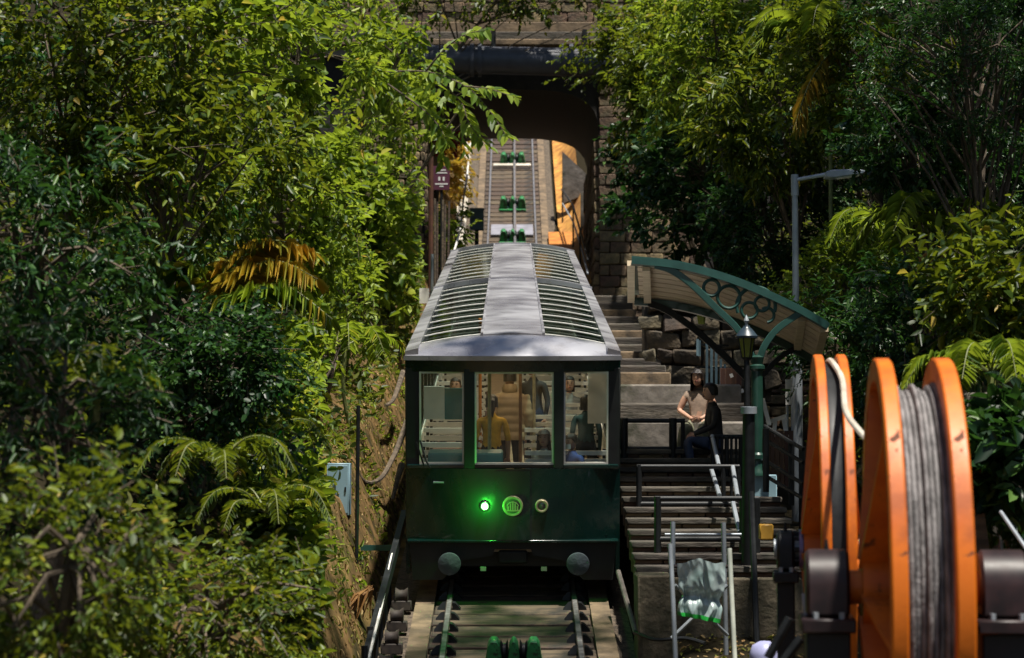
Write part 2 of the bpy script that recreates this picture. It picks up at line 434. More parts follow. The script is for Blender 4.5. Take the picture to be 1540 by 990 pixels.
# ------------------------------------------------------------------ track
def strip(x0, x1, dz, y0, y1, n, skirt=0.3):
    b = MB(); vs, fs = [], []
    for i in range(n + 1):
        y = y0 + (y1 - y0) * i / n; z = trackz(y) + dz
        vs += [(x0, y, z - skirt), (x0, y, z), (x1, y, z), (x1, y, z - skirt)]
    for i in range(n):
        a, c = i * 4, i * 4 + 4
        fs += [(a, a + 1, c + 1, c), (a + 1, a + 2, c + 2, c + 1), (a + 2, a + 3, c + 3, c + 2)]
    fs += [(0, 1, 2, 3), (n * 4, n * 4 + 3, n * 4 + 2, n * 4 + 1)]
    return b.add(vs, fs)
bed = struct(strip(-1.5, 1.4, -0.17, 6, 95, 120).build("track_bed", M_BALLAST))
for side in (-1, 1):
    k = strip(side * 1.06 - 0.115, side * 1.06 + 0.115, -0.05, 8, 95, 110, 0.22).build("concrete_kerb", M_KERB, bed)
    rail = MB(); prof = [(-0.035, 0), (-0.035, -0.035), (-0.012, -0.05), (-0.012, -0.115), (-0.065, -0.135), (0.065, -0.135), (0.012, -0.115), (0.012, -0.05), (0.035, -0.035), (0.035, 0)]
    for which in (0, 1):
        r = MB(); vs, fs = [], []; n = 130; ps = prof if which == 0 else [(-0.026, 0.0), (-0.026, 0.004), (0.026, 0.004), (0.026, 0.0)]
        for i in range(n + 1):
            y = 8 + 87 * i / n
            vs += [(side * 0.76 + px, y, trackz(y) + pz) for px, pz in ps]
        q = len(ps)
        for i in range(n):
            for j in range(q): fs.append((i * q + j, i * q + (j + 1) % q, (i + 1) * q + (j + 1) % q, (i + 1) * q + j))
        if which == 0: ro = r.add(vs, fs).build("rail", M_RUST, bed)
        else: r.add(vs, fs).build("running_surface", M_RAIL, ro)
pl = [MB().box((0, 0, 0), (1.86 + random.uniform(-.02, .02), 0.47, 0.13)).mesh("sleeper", M_PLANK, bevel=0.012) for _ in range(3)]
clip = MB().prism([(-0.05, 0, 0), (0.05, 0, 0), (0.05, 0, 0.03), (-0.01, 0, 0.10), (-0.05, 0, 0.11)], (0, -0.05, 0), (0, 0.05, 0)).mesh("rail_clip", M_BLACK)
y = 9.0
while y < 88:
    link("sleeper", random.choice(pl), (random.uniform(-.012, .012), y, trackz(y) - 0.15 + random.uniform(-.012, .008)), bed, (tpitch(y), 0, random.uniform(-.008, .008)))
    if 18 < y < 30:
        for side in (-1, 1):
            for s2 in (-1, 1):
                link("rail_clip", clip, (side * 0.76 + s2 * 0.09, y, trackz(y) - 0.10), bed, (tpitch(y), 0, 0 if s2 > 0 else math.pi))
    y += 0.53

# ------------------------------------------------------------------ stone blocks
def block_mesh(w, h, d, j=0.012):
    b = MB(); b.box((0, 0, 0), (w, d, h))
    b.v = [p + Vector((random.uniform(-j, j), random.uniform(-j, j), random.uniform(-j, j))) for p in b.v]
    return b.mesh("stone_block", M_STONE, bevel=0.022)
BLK = {}
def blocks(parent, x0, x1, z0, z1, yface, h=0.26, w=0.52, depth=0.16, skip=None, axis='x', rough=0.012, name="stone_block"):
    """courses of ashlar in the plane y = yface (facing -y), or x = yface when axis is 'y'"""
    z = z0; row = 0
    while z < z1 - 0.05:
        hh = min(h, z1 - z); x = x0 - (w * 0.5 if row % 2 else 0)
        while x < x1 - 0.04:
            ww = random.choice([0.8, 1.0, 1.25]) * w
            a, b = max(x, x0), min(x + ww, x1)
            if b - a > 0.06 and not (skip and skip((a + b) / 2, z + hh / 2)):
                key = (round((b - a) / 0.03), round(hh / 0.02), depth)
                if key not in BLK: BLK[key] = block_mesh(key[0] * 0.03 - 0.016, key[1] * 0.02 - 0.016, depth, rough)
                out = random.uniform(-0.012, 0.03)
                if axis == 'x': link(name, BLK[key], ((a + b) / 2, yface - out, z + hh / 2), parent)
                else: link(name, BLK[key], (yface + out, (a + b) / 2, z + hh / 2), parent, (0, 0, math.pi / 2))
            x += ww
        z += hh; row += 1

# ------------------------------------------------------------------ bridge over the track
BY0, BY1 = 56.0, 64.5
HW = 2.3
ZC = CAMZ + 9.98                    # crown of the vault
ZS = ZC - 1.35                      # springing
br = thing("stone_bridge", (0, (BY0 + BY1) / 2, trackz(60)), "arched stone bridge crossing above the railway track", "bridge")
arch = []
for i in range(17):
    a = math.pi * i / 16
    c, s_ = math.cos(a), math.sin(a)
    arch.append((-HW * math.copysign(abs(c) ** 0.62, c), ZS + (ZC - ZS) * s_ ** 0.62))
ZTOP = ZC + 0.85
pts = [(-9, 5.5), (-9, ZTOP), (9, ZTOP), (9, 5.5), (HW, 5.5)] + [(x, z) for x, z in arch[::-1]] + [(-HW, 5.5)]
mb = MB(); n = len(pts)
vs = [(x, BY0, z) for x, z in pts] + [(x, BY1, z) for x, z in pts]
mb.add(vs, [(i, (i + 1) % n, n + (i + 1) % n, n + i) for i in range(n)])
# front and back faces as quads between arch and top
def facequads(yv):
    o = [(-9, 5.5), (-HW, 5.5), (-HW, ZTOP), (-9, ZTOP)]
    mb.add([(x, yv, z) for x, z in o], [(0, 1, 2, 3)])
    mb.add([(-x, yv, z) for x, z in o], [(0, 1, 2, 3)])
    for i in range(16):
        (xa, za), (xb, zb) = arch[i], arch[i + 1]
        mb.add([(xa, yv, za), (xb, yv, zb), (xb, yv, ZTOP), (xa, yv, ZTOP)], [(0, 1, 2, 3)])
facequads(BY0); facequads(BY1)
mb.build("vault", mat("shade_black_stone", (0.022, 0.02, 0.018), (0.01, 0.009, 0.008), 0.9, scale=4, bump=0.5), br)  # deep shade under the arch put into a near-black stone colour
blocks(br, HW, 5.0, trackz(BY0) - 0.3, ZTOP, BY0 - 0.04, h=0.30, w=0.55)
blocks(br, -4.2, -HW, trackz(BY0) - 0.3, ZTOP, BY0 - 0.04, h=0.24, w=0.42)
blocks(br, BY0 + .02, BY1, trackz(BY0), ZS, -HW - 0.02, h=0.32, w=0.7, axis='y')
blocks(br, BY0 + .02, BY1, trackz(BY0), ZS, HW - 0.05, h=0.32, w=0.7, axis='y')
zc = ZTOP
for hh, out, m in ((0.26, 0.18, M_CONC), (0.16, 0.42, M_KERB), (0.22, 0.30, M_STEP), (0.30, 0.10, M_KERB)):
    MB().box((0, (BY0 + BY1) / 2 - out / 2, zc + hh / 2), (17.9, BY1 - BY0 + out, hh - 0.004)).build("cornice", m, br, bevel=0.02); zc += hh
MB().box((0, BY0 + 0.30, zc + 0.75), (17.8, 0.34, 1.5)).build("parapet_core", M_MORTAR, br)
blocks(br, -4.5, 5.5, zc, zc + 1.5, BY0 + 0.08, h=0.27, w=0.55)
# pipe
pp = thing("water_pipe", P(760, 92, 55.2), "thick dark flanged pipe slung across the front of the stone bridge", "pipe")
pc = P(760, 92, 55.2)
MB().tube([pc + Vector((-3.6, 0, 0.1)), pc + Vector((-1.2, 0, 0.04)), pc + Vector((4, 0, -0.08))], 0.36, 24).build("pipe_barrel", M_PIPE, pp)
for x in (-0.66, 1.7):
    MB().tube([pc + Vector((x - .05, 0, 0.02)), pc + Vector((x + .05, 0, 0.02))], 0.43, 24).build("flange", M_PIPE, pp)
    MB().tube([pc + Vector((x - .25, 0, 0.02)), pc + Vector((x - .15, 0, 0.02))], 0.43, 24).build("flange", M_PIPE, pp)
    MB().box(pc + Vector((x + 0.35, 0.3, 0.55)), (0.12, 0.9, 0.5)).build("hanger", M_BLACK, pp)

# things beyond and beside the track near the bridge
def dtrack(ypix):
    lo, hi = 10.0, 90.0
    for _ in range(50):
        m_ = (lo + hi) / 2; d = m_
        zc_ = (trackz(m_) - CAMZ); dd = m_ * CP + zc_ * SP; up = -m_ * SP + zc_ * CP
        if 495 - up / dd * F > ypix: lo = m_
        else: hi = m_
    return lo
def pulley(Yp, s, label):
    z = trackz(Yp)
    t = thing("cable_pulley", (0.02, Yp, z - 0.08), label, "cable pulley", "green cable pulleys between the rails")
    R = Matrix.Translation((0.02, Yp, z - 0.07)) @ Matrix.Rotation(tpitch(Yp), 4, 'X') @ Matrix.Scale(s, 4)
    MB().box((0, 0.1, 0.02), (0.62, 0.5, 0.04)).xf(R).build("base_plate", M_PULLEY, t)
    for cx, w in ((-0.215, 0.13), (0, 0.09), (0.215, 0.13)):
        lug = [(cx - w / 2 - 0.03, 0, 0), (cx + w / 2 + 0.03, 0, 0), (cx + w / 2, 0, 0.20), (cx + w / 2 - 0.03, 0, 0.25), (cx - w / 2 + 0.03, 0, 0.25), (cx - w / 2, 0, 0.20)]
        MB().prism(lug, (0, -0.02, 0.03), (0, 0.26, 0.03)).xf(R).build("lug", M_PULLEY, t, bevel=0.008)
    for cx in (-0.105, 0.105):
        Mw = R @ Matrix.Translation((cx, 0.12, 0.15)) @ Matrix.Rotation(math.pi / 2, 4, 'Y')
        MB().lathe([(0.03, -0.045), (0.13, -0.04), (0.085, -0.015), (0.085, 0.015), (0.13, 0.04), (0.03, 0.045)], Mw, 20).build("sheave", M_BLACK, t)
pulley(dtrack(994), 1.0, "green cable pulley between the rails just below the tram's front")
pulley(dtrack(362), 1.35, "green cable pulley between the rails just above the tram's roof")
pulley(dtrack(313), 1.45, "green cable pulley next to the raised grey plate between the rails")
pulley(dtrack(246), 1.5, "green cable pulley on the pale crossbeam under the bridge arch")
cb = MB(); cpts = [(0.09, yy, trackz(yy) + 0.13) for yy in [46 + i for i in range(40)]]
tag(cb.tube(cpts, 0.045, 6).build("haulage_cable", M_RAIL), "pale haulage cable running up between the rails behind the tram", "cable")
tag(MB().box((0, dtrack(345), trackz(dtrack(345)) - 0.05), (1.36, 1.5, 0.10), Matrix.Rotation(tpitch(66), 3, 'X')).build("cover_plate", mat("dull_steel", (0.27, 0.27, 0.32), (0.18, 0.18, 0.21), 0.6, scale=3), bevel=0.01),
    "grey steel cover plate lying between the rails above the tram", "cover plate")
yb = dtrack(250)
tag(MB().box((0, yb, trackz(yb) - 0.02), (1.34, 0.25, 0.18), Matrix.Rotation(tpitch(yb), 3, 'X')).build("cross_beam", M_CONCW, bevel=0.01), "pale concrete crossbeam between the rails under the bridge", "beam")

#@@TRACKSIDE
# left gutter, pale concrete, beyond the bridge
g = MB(); vs, fs = [], []
for i in range(31):
    yy = 52 + i * 1.15; z = trackz(yy)
    o = 0.06 * math.sin(i * 1.7)
    vs += [(-1.95 + o, yy, z + 0.25), (-1.62 + o, yy, z + 0.05), (-1.5, yy, z - 0.08)]
for i in range(30):
    a, c = i * 3, i * 3 + 3
    fs += [(a, a + 1, c + 1, c), (a + 1, a + 2, c + 2, c + 1)]
struct(g.add(vs, fs, True).build("drain_channel", M_CONCW))
struct(MB().grid(lambda u, v: Vector((1.5 + 0.75 * u, 58 + 28 * v, trackz(58 + 28 * v) - 0.05 + 0.9 * u * u + 0.05 * math.sin(v * 60 + u * 9))), 6, 60).build("ochre_bank", M_OCHRE))
pb = dtrack(352)
tag(MB().box((1.62, pb - 2, trackz(pb - 2) + 0.10), (0.95, 3.4, 0.10), Matrix.Rotation(tpitch(pb), 3, 'X')).build("steel_plate", M_RUSTORANGE, bevel=0.01), "orange rusty steel plate lying beside the right rail", "steel plate")
# grey junction box beside the upper track
jb = P(717, 340, 64)
bx = thing("junction_box", (jb.x, jb.y, trackz(jb.y)), "small grey metal box standing beside the upper rail under the bridge", "junction box")
MB().box((jb.x, jb.y, jb.z + 0.2), (0.42, 0.3, 0.66)).build("box_body", M_CABINET, bx, bevel=0.015)
MB().box((jb.x, jb.y, (jb.z - 0.13 + trackz(jb.y) - .3) / 2), (0.12, 0.12, max(0.1, jb.z - 0.13 - trackz(jb.y) + .3))).build("post", M_BLACK, bx)
# cable/handrail left of the upper track
tag(MB().tube(spline([P(708, 196, 74), P(703, 260, 66), P(697, 300, 62), P(692, 345, 57), P(676, 400, 52)]), 0.028, 6).build("signal_cable", M_WHITE), "pale cable strung along the bank beside the upper track", "cable")
# sign
sp = P(664, 268, 53.5)
sg = thing("trackside_sign", (sp.x, sp.y, terrainz(sp.x, sp.y)), "small maroon sign with white lettering on a thin post", "sign")
MB().box(sp, (0.41, 0.03, 0.60)).build("sign_panel", M_SIGN, sg, bevel=0.004)
MB().tube([(sp.x, sp.y + 0.04, terrainz(sp.x, sp.y) - 0.2), (sp.x, sp.y + 0.04, sp.z + 0.2)], 0.035, 8).build("post", M_BLACK, sg)
for dz, w, h in ((0.2, 0.22, 0.03), (0.13, 0.28, 0.03), (-0.15, 0.32, 0.035), (-0.21, 0.10, 0.03)):
    MB().box(sp + Vector((0, -0.0185, dz)), (w, 0.005, h)).build("lettering", M_WHITE, sg)
for dx in (-0.055, 0.055):      # two small figures
    MB().box(sp + Vector((dx, -0.0185, -0.02)), (0.05, 0.005, 0.10)).build("pictogram", M_WHITE, sg)
# stakes
for i in range(5):
    a = P(655 + i * 5, 382, 52); b = P(654 + i * 5 + random.uniform(-2, 2), 305 + random.uniform(-8, 8), 52.3)
    a.z = terrainz(a.x, a.y) - 0.1
    tag(MB().tube([a, (a + b) / 2 + Vector((random.uniform(-.03, .03), 0, 0)), b], 0.03, 6).build("wooden_stake", M_PLANK), "pale wooden stake below the maroon sign, %s from the bridge pier" % ("first", "second", "third", "fourth", "fifth")[i], "stake", "stakes below the maroon sign")
# rusty pipe on left pier, white post and notice
a = P(648, 430, 50); b = P(648, 235, 50); a.z = terrainz(a.x, a.y) - 0.1
tag(MB().tube([a, b], 0.06, 8).build("drain_pipe", mat("rust_pipe", (0.13, 0.05, 0.025), (0.07, 0.028, 0.016), 0.8, scale=6)), "rusty brown upright pipe at the left bridge pier", "pipe")
q = P(638, 445, 42); q2 = P(649, 460, 42)
nb = thing("notice_plate", (q2.x, q2.y, terrainz(q2.x, q2.y)), "small white notice plate on a thin post left of the tram roof", "notice")
MB().box(q, (0.19, 0.02, 0.30)).build("plate", M_WHITE, nb)
MB().tube([(q2.x - 0.02, q2.y + 0.03, terrainz(q2.x, q2.y) - 0.2), P(650, 382, 42) + Vector((0, .03, 0))], 0.03, 8).build("post", M_GREYPOLE, nb)
MB().box((q.x + 0.09, q.y + 0.02, q.z + 0.05), (0.14, 0.02, 0.03)).build("bracket", M_GREYPOLE, nb)
# pale stair parapet and handrail right of the upper track
sr = thing("stair_parapet", P(862, 330, 66), "grey concrete stair parapet with dark handrail right of the upper track", "parapet")
poly = [P(846, 228, 70), P(882, 262, 70), P(882, 292, 70), P(846, 306, 70)]
MB().prism(poly, (0, 0, 0), (0, 0.6, 0)).build("parapet_panel", M_CONC, sr)
MB().bar(P(877, 290, 66), P(877, 352, 66), 0.16, 0.2, (0, 1, 0)).build("parapet_post", M_CONC, sr)
MB().tube([P(845, 285, 69), P(862, 310, 65), P(872, 345, 60), P(884, 392, 55)], 0.03, 6).build("handrail", M_BLACK, sr)
MB().tube([P(846, 306, 69), P(862, 334, 65), P(874, 372, 60), P(884, 412, 55)], 0.025, 6).build("handrail", M_GREYPOLE, sr)
for (x0, y0, x1, y1, d) in ((846, 285, 846, 335, 69), (862, 310, 862, 372, 65), (872, 345, 873, 420, 60)):
    MB().tube([P(x0, y0, d), P(x1, y1, d)], 0.025, 6).build("baluster", M_BLACK, sr)

# ------------------------------------------------------------------ left side of the track
cab = thing("equipment_cabinet", P(512, 800, 27.0), "pale grey-blue steel cabinet on teal struts beside the track", "cabinet")
c0 = P(510, 736, 27)
MB().box(c0, (0.29, 0.26, 0.66)).build("cabinet_body", M_CABINET, cab, bevel=0.012)
MB().box(c0 + Vector((0.0, -0.134, 0)), (0.25, 0.012, 0.60)).build("door", M_CABINET, cab, bevel=0.004)
MB().box(c0 + Vector((0.09, -0.145, 0)), (0.02, 0.02, 0.06)).build("handle", M_BLACK, cab)
MB().bar(P(500, 775, 27), P(500, 850, 27), 0.04, 0.04, (0, 1, 0)).build("strut", M_TEAL, cab)
MB().bar(P(500, 778, 27.0), P(524, 820, 27), 0.045, 0.045, (0, 1, 0)).build("strut", M_TEAL, cab)
MB().bar(P(500, 824, 27), P(590, 824, 26.8), 0.05, 0.07, (0, 0, 1)).build("channel_arm", M_TEAL, cab)
a, b = P(536, 830, 26.2), P(539, 610, 26.2); a.z = terrainz(a.x, a.y) - 0.2
tag(MB().tube([a, b], 0.024, 8).build("marker_post", M_BLACK), "slim black post standing on the bank beside the grey cabinet", "post")
gr = thing("guard_beam", P(588, 880, 24.5), "dark guard beam with white cable along the left track edge", "guard beam")
MB().bar(P(548, 1000, 22.3), P(608, 775, 27.2), 0.07, 0.14).build("beam", M_BLACK, gr)
MB().tube(spline([P(550, 1010, 22.1), P(562, 958, 22.8), P(575, 905, 24), P(588, 840, 25.4), P(602, 795, 26.6), P(612, 768, 27.4)]), 0.016, 6).build("white_cable", M_WHITE, gr)
for i in range(7):
    t = i / 6; yy = 21.6 + 5 * t
    MB().tube([(-1.52, yy, trackz(yy) - 0.3), (-1.52 - 0.02, yy, trackz(yy) + 0.35)], 0.035, 8).build("stanchion", M_BLACK, gr)
for i in range(5):
    yy = 21.9 + i * 1.05
    Mr = Matrix.Translation((-1.34, yy, trackz(yy) + 0.05)) @ Matrix.Rotation(math.pi / 2, 4, 'Y')
    ro = thing("guide_roller", (-1.34, yy, trackz(yy) - 0.12), "small dark guide roller by the left kerb, %s counting towards the tram" % ("first", "second", "third", "fourth", "fifth")[i], "roller", "guide rollers along the left kerb")
    MB().lathe([(0.02, -0.08), (0.10, -0.075), (0.07, -0.03), (0.07, 0.03), (0.10, 0.075), (0.02, 0.08)], Mr, 16).build("wheel", M_RUST, ro)
    MB().box((-1.34, yy, trackz(yy) - 0.07), (0.24, 0.16, 0.12)).build("bracket", M_RUST, ro, bevel=0.01)
tag(MB().tube(spline([P(528, 830, 26.4), P(529, 860, 26.2), P(524, 905, 25.4), P(528, 935, 25), P(516, 960, 24.5), P(520, 990, 24), P(512, 1010, 23.7)]), 0.018, 6).build("hanging_cable", M_WHITE),
    "thin white cable hanging loosely below the cabinet arm", "cable")
tag(MB().tube([P(455, 902, 25.5), P(520, 900, 25.3), P(548, 903, 25)], 0.022, 6).build("low_bar", M_BLACK), "dark horizontal bar on the bank behind the dry leaf bundle", "bar")
# dry leaf bundle: each strand is a leaf
dl = thing("dry_leaf_bundle", P(545, 900, 24.6), "bundle of dry orange brown palm leaves hanging on the bar", "dry leaves")
for i in range(26):
    top = P(558 + random.uniform(-4, 4), 884 + random.uniform(-4, 4), 24.6)
    tip = P(random.uniform(514, 556), 932 - random.uniform(0, 14), 24.5 + random.uniform(-.15, .15))
    mid = (top + tip) / 2 + Vector((random.uniform(-.05, .05), random.uniform(-.08, .08), 0.06))
    MB().tube([top, mid, tip], [0.006, 0.017, 0.003], 4).build("leaf", LEAF_DRY, dl)
# roots on the bank
for pts in ([(612, 635, 32), (600, 668, 31), (590, 690, 30.5), (572, 720, 30), (548, 724, 29.5), (528, 716, 29.2)], [(606, 560, 36), (592, 600, 34), (580, 610, 33)], [(604, 700, 29), (598, 720, 28.6), (590, 752, 28.2)]):
    ps = []
    for (x, y_, d) in pts:
        p = P(x, y_, d); p.z = max(p.z, terrainz(p.x, p.y) - 0.01); ps.append(p)
    ps = spline(ps)
    tag(MB().tube(ps, [0.05 - 0.03 * i / len(ps) for i in range(len(ps))], 7).build("tree_root", M_BARK), ("long forked root creeping from tram to cabinet", "thick root high on the bank beside the tram window", "short root low on the bank beside the tram front")[0 if len(pts) > 3 else (1 if pts[0][2] > 33 else 2)], "root", "roots on the left bank")

#@@STAIRS
# ------------------------------------------------------------------ stairs on the right
ZG = lambda Y: terrainz(2.5, Y)
st = thing("stone_stairs", (2.45, 27, ZG(24)), "brown worn steps rising beside the tram", "stairs")
zA, zB = P(1000, 868, 24.4).z, P(1000, 676, 30.0).z
NS = 12
for i in range(NS):
    Ys = 24.4 + 5.6 * i / NS; Yn = 24.4 + 5.6 * (i + 1) / NS
    zt = zA + (zB - zA) * (i + 1) / NS; zp = zA + (zB - zA) * i / NS
    h = zt - zp
    zlow = ZG(Ys) - 0.5 if i == 0 else zp - 0.25
    sl = 0.07
    m_ = M_STEP
    MB().box((2.42, (Ys + Yn) / 2 - 0.015, zt - sl / 2), (2.02, Yn - Ys + 0.03, sl)).build("tread", m_, st, bevel=0.012)
    for k in range(6):
        w = 2.0 / 6
        MB().box((1.42 + w * (k + .5), Ys + 0.2, (zt - sl + zlow) / 2), (w - 0.012, 0.36, zt - sl - zlow - 0.006)).build("riser_brick", M_RISER, st, bevel=0.008)
# landing slabs (big pale steps)
zl = zB; Yl = 30.0
for (yt, d, mm) in ((634, 30.0, M_CONC), (606, 31.0, M_STEP), (578, 32.0, M_CONC)):
    zt = P(980, yt, d).z; Yq = P(980, yt, d).y
    MB().box((2.42, Yq + 1.0, (zt + zl - 0.4) / 2), (2.04, 2.0, zt - zl + 0.4)).build("landing_slab", mm, st, bevel=0.03)
    zl = zt
# upper flight
st2 = thing("upper_stairs", (2.0, 38, zl - .3), "narrow upper stone steps beside the rubble wall", "stairs")
for i in range(12):
    d = 33.3 + i * 1.05; yt = 560 - i * 10.5
    p = P(952, yt, d)
    MB().box((1.95, p.y + 0.6, p.z - 0.25), (1.06, 1.2, 0.5)).build("step", M_STEP if i % 3 else M_KERB, st2, bevel=0.02)
# stone rubble wall beside it
rw = thing("rubble_wall", (3.0, 36, zl - 0.2), "rough brown rubble stone wall beside the upper steps", "wall")
r0, r1 = P(970, 585, 35.5), P(1062, 455, 35.5)
MB().box(((r0.x + r1.x) / 2 + 0.55, r0.y + 0.45, (r0.z + r1.z) / 2 - 0.1), (r1.x - r0.x + 1.1, 0.7, r1.z - r0.z + 0.2)).build("wall_core", M_MORTAR, rw)
M_RUB = mat("rubble_stone", (0.13, 0.10, 0.065), (0.045, 0.038, 0.028), 0.9, scale=4, bump=0.9, objvar=0.35)
def rubble(parent, x0, x1, z0, z1, yf, h=0.3, w=0.42):
    z = z0
    while z < z1:
        hh = h * random.uniform(0.75, 1.3); x = x0 + random.uniform(-.15, 0)
        while x < x1:
            ww = w * random.uniform(0.6, 1.5)
            b = MB().box((x + ww / 2, yf, z + hh / 2), (ww - 0.03, 0.3, hh - 0.03))
            b.v = [p + Vector([random.uniform(-.06, .06) for _ in range(3)]) for p in b.v]
            b.build("stone", M_RUB, parent, bevel=0.025); x += ww
        z += hh
rubble(rw, r0.x, r1.x + 1.0, r0.z, r1.z, r0.y)
# dark block wall behind the lamp post
dw = thing("terrace_wall", (4.6, 39, ZG(39)), "dark coursed stone terrace wall behind the lamp post", "wall")
w0, w1 = P(1060, 720, 38), P(1330, 470, 38)
MB().box(((w0.x + w1.x) / 2, w0.y + 0.5, (w0.z + w1.z) / 2 - 0.5), (w1.x - w0.x, 0.8, w1.z - w0.z + 1.2)).build("wall_core", M_MORTAR, dw)
blocks(dw, w0.x, w1.x, w0.z - 0.3, w1.z, w0.y + 0.03, h=0.20, w=0.75, depth=0.2)
# low concrete blocks at the foot
cbk = P(983, 955, 23.4)
tag(MB().box((cbk.x + 0.03, cbk.y + 0.4, (P(983, 866, 23.4).z + ZG(23) - .2) / 2), (0.40, 0.8, P(983, 866, 23.4).z - ZG(23) + .2)).build("concrete_block", mat("mossy_concrete", (0.15, 0.12, 0.08), (0.05, 0.045, 0.025), 0.9, scale=5, bump=0.6, detail=9), bevel=0.02), "mossy concrete block at the foot of the brown steps", "concrete block")
fw = P(1090, 870, 24.0)
tag(MB().box((2.5, fw.y + 0.12, (fw.z + ZG(24) - .3) / 2), (1.55, 0.2, fw.z - ZG(24) + .3)).build("plinth_wall", MATS["mossy_concrete"], bevel=0.02), "low brown concrete wall under the bottom step", "wall")
# slanting pipe next to the tram
tag(MB().tube([P(930, 860, 25.2), P(956, 952, 23.6)], 0.03, 8).build("drain_tube", M_CONC), "pale slanting tube between tram and concrete block", "pipe")
tag(MB().tube(spline([P(955, 950, 23.5), P(985, 962, 23.2), P(1030, 960, 23.0), P(1060, 968, 22.8)]), 0.022, 6).build("black_hose", M_BLACK), "black hose lying on the ground below the concrete block", "hose")

# railings
def railing(name, label, segs, r=0.032, m=None, base=None, cat="railing", group=None):
    b = base if base is not None else segs[0][1][0]
    t = thing(name, b, label, cat, group)
    for nm, pts, *rr in segs:
        MB().tube(pts, rr[0] if rr else r, 10).build(nm, rr[1] if len(rr) > 1 else (m or M_BLACK), t)
    return t
def post(x, y0, y1, d): return [P(x, y0, d), P(x, y1, d)]
RG = "black hoop railings across the steps"
railing("hoop_railing", "black hoop railing just below the pale landing slabs", [
    ("top_rail", [P(934, 633, 29.5), P(1030, 633, 29.5)]), ("lower_rail", [P(934, 675, 29.5), P(1030, 675, 29.5)]),
    ("post", post(938, 629, 690, 29.5), 0.06), ("post", post(1012, 629, 690, 29.5), 0.055), ("post", post(1027, 633, 690, 29.5), 0.03)], group=RG)
railing("hoop_railing", "black hoop railing beneath the seated man's shoe", [
    ("top_rail", [P(958, 702, 27.0), P(1112, 702, 27.0)]), ("lower_rail", [P(962, 758, 27.0), P(1112, 758, 27.0)]),
    ("post", post(961, 699, 812, 27.0), 0.036), ("post", post(1088, 702, 800, 27.0), 0.03), ("post", post(1100, 702, 800, 27.0), 0.02), ("post", post(1110, 702, 800, 27.0), 0.03)], group=RG)
railing("hoop_railing", "black hoop railing just above the plastic sheeted trestle", [
    ("top_rail", [P(985, 750, 25.0), P(1141, 750, 25.0)]), ("lower_rail", [P(990, 811, 25.0), P(1120, 811, 25.0)], 0.036), ("brace_rail", [P(1000, 804, 24.9), P(1122, 804, 24.9)], 0.016, M_GREYPOLE),
    ("post", post(989, 747, 872, 25.0), 0.042), ("post", post(1137, 750, 872, 25.0), 0.05), ("post", post(1118, 750, 872, 25.0), 0.05)], group=RG)
hr = thing("stair_handrail", P(1090, 800, 27), "black balustrade with pale handrails stepping down beside the seated couple", "handrail")
for (xa, ya, da, xb, yb_, db) in ((1071, 656, 28.6, 1081, 700, 27.4), (1102, 702, 27, 1109, 746, 25.6), (1070, 706, 27.6, 1082, 745, 26), (1102, 754, 25.4, 1112, 800, 25), ):
    MB().tube([P(xa, ya, da), P(xb, yb_, db)], 0.028, 8).build("sloping_rail", M_GREYPOLE, hr)
MB().tube([P(1071, 657, 28.6), P(1118, 657, 28.6)], 0.03, 8).build("top_rail", M_BLACK, hr)
for i in range(7):
    x = 1072 + i * 7
    MB().tube([P(x, 657, 28.5), P(x, 750, 28.5)], 0.018 if i % 3 else 0.03, 6).build("baluster", M_BLACK, hr)
nw = thing("newel_post", P(1125, 990, 24.6), "thick dark newel post with flat cap beside the shelter column", "post")
b0 = P(1125, 990, 24.6); b0.z = ZG(24.6) - 0.1
MB().tube([b0, P(1126, 620, 24.6)], [0.085, 0.07], 14).build("shaft", M_BLACK, nw)
MB().tube([P(1126, 622, 24.6), P(1126, 612, 24.6)], 0.095, 14).build("cap", M_GREYPOLE, nw)
MB().tube([P(1130, 740, 24.4), P(1139, 990, 23.6)], 0.035, 8).build("brace", M_BLACK, nw)
rr = thing("ramp_railing", P(1180, 730, 28), "black sloping railing right of the green shelter column", "railing")
for dy in (0, 20, 52, 74):
    MB().tube([P(1150, 641 + dy, 27.4), P(1208, 676 + dy, 26.6)], 0.026, 8).build("sloping_rail", M_BLACK, rr)
for x, y0, y1 in ((1190, 664, 760), (1206, 672, 800), (1152, 645, 740)):
    MB().tube([P(x, y0, 26.9), P(x, y1, 26.9)], 0.04, 8).build("post", M_BLACK, rr)
wf = thing("plank_fence", P(1172, 735, 29), "short brown plank fence behind the sloping black railing", "fence")
for i in range(6):
    x = 1155 + i * 7; c = P(x, 690, 28.6)
    MB().box(c, (0.056, 0.03, 0.75)).build("plank", M_WOODBR, wf, bevel=0.004)
MB().box(P(1172, 660, 28.62) + Vector((0, 0.03, 0)), (0.36, 0.03, 0.05)).build("fence_rail", M_WOODBR, wf)
MB().box(P(1172, 715, 28.62) + Vector((0, 0.03, 0)), (0.36, 0.03, 0.05)).build("fence_rail", M_WOODBR, wf)
wb = thing("white_trestle", P(1165, 690, 29.5), "white wooden trestle leaning behind the plank fence", "trestle")
for (xa, ya, xb, yb_) in ((1147, 600, 1157, 640), (1178, 628, 1190, 690), (1153, 636, 1182, 626), (1166, 630, 1163, 662)):
    MB().bar(P(xa, ya, 29.4), P(xb, yb_, 29.2), 0.055, 0.03, (0, 1, 0)).build("bar", M_WHITE, wb)
sp_ = thing("sign_stake", P(1184, 640, 30.5), "small white board on a slim stake beside the lamp post", "sign")
MB().box(P(1186, 590, 30.4), (0.09, 0.02, 0.36)).build("board", M_WHITE, sp_)
MB().tube([P(1184, 600, 30.45), P(1184, 720, 30.45)], 0.02, 6).build("stake", M_GREYPOLE, sp_)
